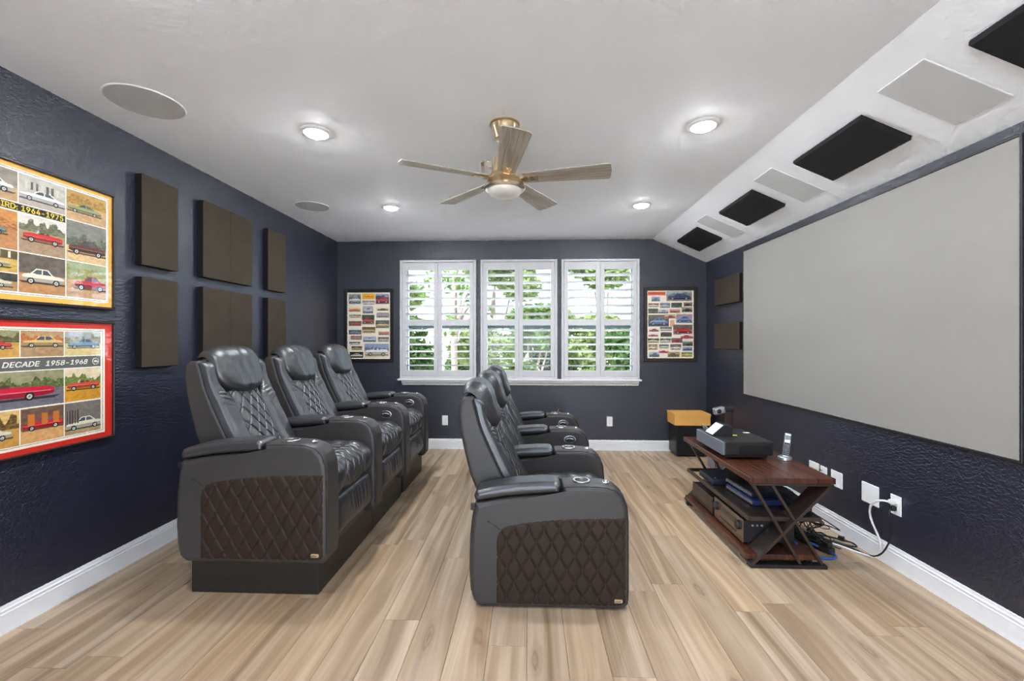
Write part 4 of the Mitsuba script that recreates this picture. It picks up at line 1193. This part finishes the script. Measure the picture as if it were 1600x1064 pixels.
# stand with a silver head behind the projector
k = thing('desk_stand', 'black two-post stand with a tilted silver head behind the projector', 'stand')
put('base', rbox((1.60, 3.70, 0.566), (1.80, 3.86, 0.588), 0.008, 8), BLACK_SATIN, k, smooth=30)
for xx in (1.668, 1.742):
    put('post', cbox((xx - 0.007, 3.775, 0.586), (xx + 0.007, 3.795, 0.84), 0.002), BLACK_SATIN, k)
put('crossarm', moved(rbox((1.655, 3.76, 0.815), (1.755, 3.80, 0.858), 0.01, 8), rot([1, 0, 0], 0)), BLACK_SATIN, k, smooth=30)
put('head', moved(rbox((-0.045, -0.03, -0.028), (0.045, 0.03, 0.028), 0.01, 8), trans(1.628, 3.775, 0.822) @ rot([0, 1, 0], -14)), SILVER, k, smooth=30, label='tilted silver head')
put('head_lens', moved(lathe([(0.0005, 0.004), (0.014, 0.003), (0.018, 0.0), (0.0005, 0.0)], 24), trans(1.618, 3.744, 0.82) @ rot([1, 0, 0], 90)), BLACK, k, smooth=40)

# cordless phone
k = thing('cordless_phone', 'slim silver and black cordless phone upright in a round silver cradle on the walnut table', 'phone')
cr = put('cradle', lathe([(0.0005, TZ), (0.046, TZ), (0.048, TZ + 0.004), (0.046, TZ + 0.018), (0.040, TZ + 0.024), (0.0005, TZ + 0.026)], 40, (1.838, 3.185, 0)), SILVER, k, smooth=30)
M = trans(1.842, 3.185, TZ + 0.018) @ rot([0, 1, 0], 7) @ rot([0, 0, 1], -24)
put('handset', moved(rbox((-0.022, -0.010, 0.0), (0.022, 0.010, 0.172), 0.007, 10), M), SILVER, k, smooth=30)
put('handset_face', moved(cbox((-0.016, -0.0125, 0.012), (0.016, -0.009, 0.105), 0.001), M), BLACK, k)
put('handset_screen', moved(cbox((-0.015, -0.0125, 0.125), (0.015, -0.009, 0.158), 0.001), M), GLOSSY_BLACK, k)
put('keys', moved(cat(*[cbox((-0.011 + 0.009 * i, -0.0136, 0.02 + 0.013 * j), (-0.005 + 0.009 * i, -0.012, 0.028 + 0.013 * j), 0.0004) for i in range(3) for j in range(6)]), M), GREYPL, k)

# receiver and boxes under the table
k = thing('av_receiver', 'silver fronted audio receiver with two knobs on the lower shelf, nearest the camera', 'receiver')
put('case', cbox((1.412, 2.905, 0.092), (1.74, 3.335, 0.238), 0.004), BLACK_SATIN, k)
put('front_panel', cbox((1.404, 2.902, 0.090), (1.413, 3.338, 0.240), 0.003), mat('bronze_panel', principled(srgb(128, 108, 92), 0.28, metallic=0.7)), k, label='metallic front panel')
put('display', cbox((1.4015, 2.99, 0.175), (1.405, 3.225, 0.215), 0.001), GLOSSY_BLACK, k)
for yy in (2.95, 3.285):
    put('knob', moved(lathe([(0.0005, 0.022), (0.026, 0.022), (0.029, 0.018), (0.030, 0.0), (0.0005, 0.0)], 32), trans(1.405, yy, 0.19) @ rot([0, 1, 0], -90)), BLACK_SATIN, k, smooth=30)
put('small_buttons', cat(*[cbox((1.4015, 2.99 + 0.026 * i, 0.125), (1.405, 3.004 + 0.026 * i, 0.137), 0.001) for i in range(10)]), BLACK, k)
put('feet', cat(*[lathe([(0.0005, 0.078), (0.02, 0.078), (0.02, 0.092), (0.0005, 0.092)], 20, (xx, yy, 0)) for xx in (1.46, 1.69) for yy in (2.94, 3.27)]), BLACK, k)
put('side_sockets', cat(*[moved(lathe([(0.0005, 0.006), (0.006, 0.005), (0.008, 0.0), (0.0005, 0.0)], 16), trans(1.47 + 0.03 * i, 2.905, 0.205 - 0.03 * (i == 3)) @ rot([1, 0, 0], 90)) for i in range(6)]), SILVER, k, smooth=40)
k = thing('stereo_unit', 'dark stereo unit on the lower shelf beyond the silver receiver', 'stereo unit')
put('case', cbox((1.41, 3.37, 0.09), (1.72, 3.765, 0.215), 0.004), BLACK_SATIN, k)
put('front_panel', cbox((1.404, 3.368, 0.09), (1.411, 3.767, 0.217), 0.002), BRONZE, k)
put('slot', cbox((1.4015, 3.45, 0.165), (1.405, 3.68, 0.185), 0.001), GLOSSY_BLACK, k)
put('feet', cat(*[lathe([(0.0005, 0.078), (0.016, 0.078), (0.016, 0.092), (0.0005, 0.092)], 20, (xx, yy, 0)) for xx in (1.45, 1.68) for yy in (3.41, 3.72)]), BLACK, k)
BLUEGLOSS = mat('blue_black_gloss', principled(srgb(40, 50, 92), 0.14, spec=0.8))
for i, (z0, z1, dx, dy, lb, mm) in enumerate([(0.302, 0.340, 0.0, 0.0, 'glossy dark blue media box on the middle shelf, lower of two', BLUEGLOSS), (0.340, 0.378, 0.02, 0.05, 'glossy black and silver media box stacked on the blue one', GLOSSY_BLACK)]):
    k = thing('media_box', lb, 'media box', 'media boxes on the middle shelf')
    M = trans(dx, dy, 0) @ rot([0, 0, 1], 4, (1.56, 3.12, 0))
    put('case', moved(rbox((1.50, 2.98, z0 + 0.003), (1.70, 3.33, z1), 0.006, 8), M), mm, k, smooth=30)
    put('front_strip', moved(cbox((1.4965, 2.99, z0 + 0.010), (1.502, 3.32, z1 - 0.010), 0.001), M), SILVER, k)
    put('feet', moved(cat(*[cbox((xx, yy, z0), (xx + 0.02, yy + 0.02, z0 + 0.004), 0.0005) for xx in (1.52, 1.66) for yy in (3.0, 3.29)]), M), BLACK, k)
k = thing('media_box', 'black media box with cables behind the crossed bars on the middle shelf', 'media box')
put('case', rbox((1.715, 2.86, 0.304), (1.825, 3.20, 0.372), 0.006, 8), BLACK_SATIN, k, smooth=30)
put('sockets', cat(*[cbox((1.73 + 0.022 * i, 2.857, 0.325), (1.742 + 0.022 * i, 2.862, 0.34), 0.001) for i in range(4)]), SILVER, k)
k = thing('game_console', 'flat dark blue-grey box at the open far end of the middle shelf', 'console')
put('case', rbox((1.415, 3.40, 0.304), (1.665, 3.66, 0.352), 0.008, 8), mat('slate_plastic', principled(srgb(38, 42, 52), 0.35)), k, smooth=30)
put('power_light', lathe([(0.0005, 0.354), (0.006, 0.353), (0.007, 0.350), (0.0005, 0.350)], 16, (1.45, 3.43, 0)), SILVER, k)
put('vent_lines', cat(*[cbox((1.45 + 0.025 * i, 3.50, 0.3515), (1.456 + 0.025 * i, 3.63, 0.3528), 0.0004) for i in range(7)]), BLACK, k)
k = thing('grey_speaker', 'small light grey box speaker standing behind the flat dark box on the middle shelf', 'speaker')
put('case', rbox((1.69, 3.36, 0.303), (1.80, 3.47, 0.415), 0.008, 8), GREYPL, k, smooth=30)
put('grille', cbox((1.686, 3.37, 0.315), (1.691, 3.46, 0.405), 0.002), GREYCLOTH, k)

# corner: subwoofer with an orange box on top, a small box on feet behind the table
k = thing('subwoofer', 'black cube subwoofer standing on the floor in the far right corner', 'subwoofer')
put('cabinet', cbox((1.805, 5.375, 0.022), (2.205, 5.655, 0.385), 0.006), BLACK_SATIN, k)
put('grille', cbox((1.82, 5.366, 0.04), (2.19, 5.377, 0.37), 0.004), PANEL_BLACK, k)
put('feet', cat(*[lathe([(0.0005, 0), (0.022, 0), (0.022, 0.023), (0.0005, 0.023)], 20, (xx, yy, 0)) for xx in (1.85, 2.16) for yy in (5.43, 5.61)]), BLACK, k)
k = thing('orange_box', 'orange box lying on top of the black subwoofer', 'box')
put('carton', cbox((1.782, 5.355, 0.386), (2.212, 5.652, 0.528), 0.006), ORANGE, k)
put('lid_edge', cat(cbox((1.779, 5.352, 0.498), (2.215, 5.3555, 0.530), 0.001), cbox((1.779, 5.352, 0.498), (1.7825, 5.655, 0.530), 0.001), cbox((1.779, 5.352, 0.527), (2.215, 5.655, 0.531), 0.001)), ORANGE, k)
k = thing('small_speaker', 'small dark brown box speaker on the floor behind the far table end', 'speaker')
put('cabinet', cat(cbox((1.99, 4.70, 0.02), (2.18, 4.90, 0.19), 0.012)), DARKBROWN, k)
put('side_panel', cbox((1.985, 4.71, 0.03), (1.992, 4.89, 0.18), 0.003), GREYPL, k)
put('feet', cat(*[lathe([(0.0005, 0), (0.014, 0), (0.012, 0.021), (0.0005, 0.021)], 16, (xx, yy, 0)) for xx in (2.015, 2.155) for yy in (4.73, 4.87)]), BLACK, k)

# ------------------------------------------------------------------ wall plates
def plate(name, label, category, face, y0, y1, z0, z1, wall='right', group=None):
    k = thing(name, label, category, group)
    if wall == 'right':
        put('cover', cbox((RX - 0.007, y0, z0), (RX, y1, z1), 0.003), PLATE, k)
    else:
        put('cover', cbox((y0, BY - 0.007, z0), (y1, BY, z1), 0.003), PLATE, k)
    return k


def duplex(k, yc, zc, wall):
    for dz in (-0.0195, 0.0195):
        m = cat(cbox((-0.0165, -0.003, -0.0145), (0.0165, 0.0, 0.0145), 0.004))
        sl = cat(cbox((-0.0075, -0.0037, -0.002), (-0.0055, -0.0026, 0.007), 0.0003), cbox((0.0055, -0.0037, -0.001), (0.0075, -0.0026, 0.006), 0.0003), cbox((-0.0025, -0.0037, -0.010), (0.0025, -0.0026, -0.0055), 0.0003))
        M = trans(yc, BY - 0.006, zc + dz) if wall == 'back' else trans(RX - 0.006, yc, zc + dz) @ rot([0, 0, 1], -90)
        o = put('socket', moved(m, M), PLATE, k)
        put('slots', moved(sl, M), BLACK, o)


for x0, x1, lb in ((-1.139, -1.061, 'white electrical outlet on the far wall left of the front row, below the left window'), (1.012, 1.088, 'white electrical outlet on the far wall right of the front row')):
    k = plate('wall_outlet', lb, 'outlet', None, x0, x1, 0.312, 0.440, 'back', 'outlets on the far wall')
    duplex(k, (x0 + x1) / 2, 0.376, 'back')
k = plate('connector_plate', 'white wall plate with a row of brass connectors just past the table edge', 'wall plate', None, 3.49, 3.612, 0.335, 0.452)
put('connectors', cat(*[moved(lathe([(0.0005, 0.012), (0.004, 0.012), (0.006, 0.0), (0.0005, 0.0)], 14), trans(RX - 0.006, 3.515 + 0.024 * i, 0.40) @ rot([0, 1, 0], -90)) for i in range(4)]), mat('brass', principled(srgb(196, 160, 120), 0.3, metallic=0.8)), k)
put('cords', cat(*[tube(smooth_path([(RX - 0.016, 3.515 + 0.024 * i, 0.40), (RX - 0.04, 3.512 + 0.024 * i, 0.385), (RX - 0.05, 3.51 + 0.02 * i, 0.33), (RX - 0.06, 3.50 + 0.02 * i, 0.2)], 14), 0.003, 6) for i in range(4)]), DARKBROWN, k)
k = plate('cable_plate', 'narrow white wall plate with a looped cable beside the connector plate', 'wall plate', None, 3.402, 3.476, 0.335, 0.448)
put('cord_loop', tube(smooth_path([(RX - 0.008, 3.452, 0.41), (RX - 0.03, 3.45, 0.42), (RX - 0.035, 3.436, 0.405), (RX - 0.03, 3.43, 0.37), (RX - 0.03, 3.43, 0.25)], 20), 0.0035, 6), DARKBROWN, k, smooth=40)
k = plate('blank_plate', 'square white blank wall plate at the table\'s near right corner', 'wall plate', None, 3.238, 3.358, 0.334, 0.452, group=None)
put('screws', cat(*[moved(lathe([(0.0005, 0.0015), (0.003, 0.001), (0.0035, 0), (0.0005, 0)], 12), trans(RX - 0.007, yy, zz) @ rot([0, 1, 0], -90)) for yy in (3.275, 3.321) for zz in (0.352, 0.434)]), PLATE, k)
k = plate('blank_plate', 'larger square white blank wall plate between the table and the outlet with plugged cords', 'wall plate', None, 2.910, 3.057, 0.328, 0.462)
put('screws', cat(*[moved(lathe([(0.0005, 0.0015), (0.003, 0.001), (0.0035, 0), (0.0005, 0)], 12), trans(RX - 0.007, yy, zz) @ rot([0, 1, 0], -90)) for yy in (2.96, 3.007) for zz in (0.35, 0.44)]), PLATE, k)
k = plate('wall_outlet', 'white electrical outlet on the right wall with a white and a black cord plugged in', 'outlet', None, 2.740, 2.820, 0.336, 0.458)
duplex(k, 2.78, 0.397, 'right')

# ------------------------------------------------------------------ cords and cables
k = thing('white_power_cable', 'thick white power cord looping from the right wall outlet down to the floor', 'cord')
put('plug', moved(cat(rbox((-0.016, -0.035, -0.014), (0.016, 0.0, 0.014), 0.006, 8)), trans(RX - 0.008, 2.78, 0.4175) @ rot([0, 0, 1], -90)), WHITECABLE, k, smooth=30)
put('cable', tube(smooth_path([(2.236, 2.781, 0.4175), (2.215, 2.805, 0.416), (2.205, 2.85, 0.39), (2.21, 2.895, 0.33), (2.22, 2.90, 0.265), (2.235, 2.875, 0.19), (2.242, 2.85, 0.11), (2.235, 2.87, 0.04), (2.21, 2.95, 0.008), (2.15, 3.05, 0.007), (2.05, 3.16, 0.007), (1.95, 3.2, 0.007)], 90), 0.0065, 10), WHITECABLE, k, smooth=40)
k = thing('black_power_cable', 'black power cord hanging from the right wall outlet to the cable tangle', 'cord')
put('plug', moved(cat(rbox((-0.015, -0.03, -0.015), (0.015, 0.0, 0.015), 0.006, 8)), trans(RX - 0.008, 2.78, 0.378) @ rot([0, 0, 1], -90)), BLACKCABLE, k, smooth=30)
put('cable', tube(smooth_path([(2.248, 2.779, 0.375), (2.232, 2.772, 0.35), (2.238, 2.765, 0.26), (2.236, 2.79, 0.14), (2.228, 2.85, 0.05), (2.22, 2.95, 0.010), (2.20, 3.04, 0.006), (2.14, 3.14, 0.006), (2.07, 3.22, 0.006), (1.99, 3.2, 0.012), (1.93, 3.13, 0.02)], 90), 0.005, 8), BLACKCABLE, k, smooth=40)
k = thing('looped_cable', 'black cord with a small connector curled in a loop against the baseboard', 'cord')
put('cable', tube(smooth_path([(1.99, 3.22, 0.012), (2.08, 3.25, 0.008), (2.17, 3.20, 0.008), (2.22, 3.14, 0.012), (2.245, 3.075, 0.016), (2.235, 3.045, 0.014), (2.20, 3.07, 0.009), (2.16, 3.15, 0.008)], 60), 0.0055, 8), BLACKCABLE, k, smooth=40)
put('connector', moved(rbox((-0.012, -0.018, 0), (0.012, 0.018, 0.028), 0.004, 8), trans(2.222, 3.17, 0.0) @ rot([0, 0, 1], 40)), BLACKCABLE, k, smooth=30)
k = thing('network_cable', 'blue network cable curving over the floor behind the table\'s near end', 'cable')
put('cable', tube(smooth_path([(1.90, 3.02, 0.05), (1.95, 3.02, 0.03), (2.0, 2.97, 0.012), (2.005, 2.91, 0.009), (1.96, 2.882, 0.009), (1.90, 2.886, 0.009), (1.86, 2.90, 0.012), (1.76, 2.93, 0.09)], 60), 0.0085, 10), BLUE, k, smooth=40)
rr = np.random.default_rng(5)
k = thing('power_strip', 'black power strip in the cable tangle on the floor behind the table', 'power strip')
put('body', moved(rbox((-0.03, -0.16, 0.0), (0.03, 0.16, 0.038), 0.006, 8), trans(1.95, 3.10, 0.0) @ rot([0, 0, 1], 24)), BLACK_SATIN, k, smooth=30)
for i in range(4):
    put('adapter', moved(rbox((-0.024, -0.026, 0.036), (0.024, 0.026, 0.075 + 0.012 * (i % 2)), 0.005, 8), trans(1.95, 3.10, 0.0) @ rot([0, 0, 1], 24) @ trans(0, -0.12 + 0.075 * i, 0)), BLACK, k, smooth=30)
for i in range(12):
    a = rr.uniform(0, 2 * PI)
    c = np.array([1.93 + rr.uniform(-0.05, 0.07), 3.05 + rr.uniform(-0.09, 0.12), 0.10])
    rad = rr.uniform(0.035, 0.085)
    pts = [(1.80 + rr.uniform(-0.06, 0.03), 2.98 + rr.uniform(0, 0.3), 0.33 + rr.uniform(0, 0.05)), (1.865, c[1] + rr.uniform(-0.04, 0.04), 0.27 + rr.uniform(-0.02, 0.05))]
    for q in range(6):
        pts.append((c[0] + rad * math.cos(a + q * 1.1), c[1] + rad * math.sin(a + q * 1.1), 0.16 - 0.02 * q + rr.uniform(-0.02, 0.03)))
    pts = [(p[0], p[1], max(p[2], 0.012)) for p in pts]
    kk = thing('tangled_cable', 'thin black cable in the tangle behind the table\'s near right corner', 'cable', 'black cables tangled behind the table')
    put('cable', tube(smooth_path(pts, 50), rr.uniform(0.0022, 0.0042), 6), BLACKCABLE, kk, smooth=40)

# ------------------------------------------------------------------ outside: lawn, trees and shrubs behind the windows
struct('ground_2', cbox((-30, BY + 0.6, -3.3), (30, 60, -3.15), 0.01), LAWN, 'pale sunlit ground below the windows')


def leaf_cloud(centres, radii, n, size, rng, flat=0.75):
    c = np.asarray(centres, float)
    r = np.asarray(radii, float)
    pick = rng.choice(len(c), n, p=r ** 2 / (r ** 2).sum())
    d = rng.normal(size=(n, 3))
    d /= np.linalg.norm(d, axis=1, keepdims=True)
    p = c[pick] + d * (r[pick] * rng.uniform(0.35, 1.0, n) ** 0.5)[:, None] * [1, 1, flat]
    a = rng.normal(size=(n, 3))
    a[:, 2] = a[:, 2] * 0.6 - 0.3
    a /= np.linalg.norm(a, axis=1, keepdims=True)
    b = np.cross(a, rng.normal(size=(n, 3)))
    b /= np.linalg.norm(b, axis=1, keepdims=True)
    s = size * rng.uniform(0.6, 1.3, n)[:, None]
    V = np.stack([p - a * s, p + b * s * 0.42, p + a * s, p - b * s * 0.42], 1).reshape(-1, 3)
    q = np.arange(n) * 4
    return V, np.stack([q, q + 1, q + 2, q + 3], -1)


def tree(name, label, x, y, z_lo, z_hi, r, n, leaf, size, seed, category='tree', group=None, trunk=0.11, fork=False):
    rng = np.random.default_rng(seed)
    k = thing(name, label, category, group)
    cs, rs = [], []
    m = 12
    for i in range(m):
        a = rng.uniform(0, 2 * PI)
        t = rng.uniform(0, 1)
        q = r * math.sqrt(rng.uniform(0, 1)) * (0.75 if t > 0.75 else 1.0)
        cs.append((x + q * math.cos(a), y + q * math.sin(a) * 0.8, z_lo + (z_hi - z_lo) * t))
        rs.append(r * rng.uniform(0.32, 0.6))
    if trunk:
        parts = [tube(smooth_path([(x, y, -3.2), (x + 0.05, y, -1.0), (x - 0.03, y, z_lo), (x, y, z_lo + (z_hi - z_lo) * 0.7)], 16), np.linspace(trunk, trunk * 0.5, 16), 10)]
        for c in cs[:7]:
            parts.append(tube(smooth_path([(x, y, z_lo - 0.2 + 0.15 * (z_hi - z_lo) * rng.uniform(0, 1)), ((x + c[0]) / 2, (y + c[1]) / 2, (z_lo + c[2]) / 2 + 0.1), c], 10), np.linspace(trunk * 0.5, 0.012, 10), 7))
        put('trunk', cat(*parts), BARK, k, smooth=40)
    put('foliage', leaf_cloud(cs, rs, n, size, rng), LEAVES[leaf], k, kind='stuff')


G = 'trees beyond the windows'
tree('leafy_tree', 'tall airy tree with pale leaves behind the left shutter, left of the slender tree', -5.2, 14.6, 0.6, 4.8, 1.4, 8000, 3, 0.12, 18, group=G)
tree('slender_tree', 'slender grey tree with forked branches seen through the left shutter\'s right panel', -1.46, 8.6, 1.55, 3.2, 0.65, 500, 0, 0.075, 3, group=G, trunk=0.10)
tree('leafy_tree', 'leafy green tree behind the left shutter', -3.7, 10.8, -0.6, 2.0, 1.4, 9000, 2, 0.10, 11, group=G)
tree('leafy_tree', 'tall pale green tree behind the left and middle shutters', -1.2, 15.0, 0.2, 4.4, 1.4, 9500, 3, 0.11, 12, group=G)
tree('leafy_tree', 'bright green tree behind the middle shutter', 0.0, 10.6, -0.8, 1.9, 1.15, 9000, 0, 0.10, 13, group=G)
tree('leafy_tree', 'dark green tree behind the right shutter', 2.9, 10.6, -1.0, 1.7, 1.1, 9500, 2, 0.10, 14, group=G)
tree('leafy_tree', 'tall airy tree with pale leaves behind the right shutter', 2.6, 15.0, 0.4, 4.6, 1.5, 9000, 3, 0.12, 15, group=G)
tree('leafy_tree', 'broad green tree far left beyond the windows', -10.0, 15.0, -0.8, 3.0, 2.0, 7000, 1, 0.14, 16, group=G)
tree('leafy_tree', 'broad green tree far right beyond the windows', 7.4, 14.0, -0.8, 2.9, 2.0, 7000, 1, 0.14, 17, group=G)
for i, x in enumerate((-8.4, -2.8, 2.8, 8.4)):
    tree('hedge_shrub', 'dense green shrub of the hedge behind the trees', x, 22.0, -1.8, 1.2, 1.7, 9000, (0, 2, 1, 2)[i], 0.14, 40 + i, 'shrub', 'shrubs of the hedge behind the trees', trunk=0)
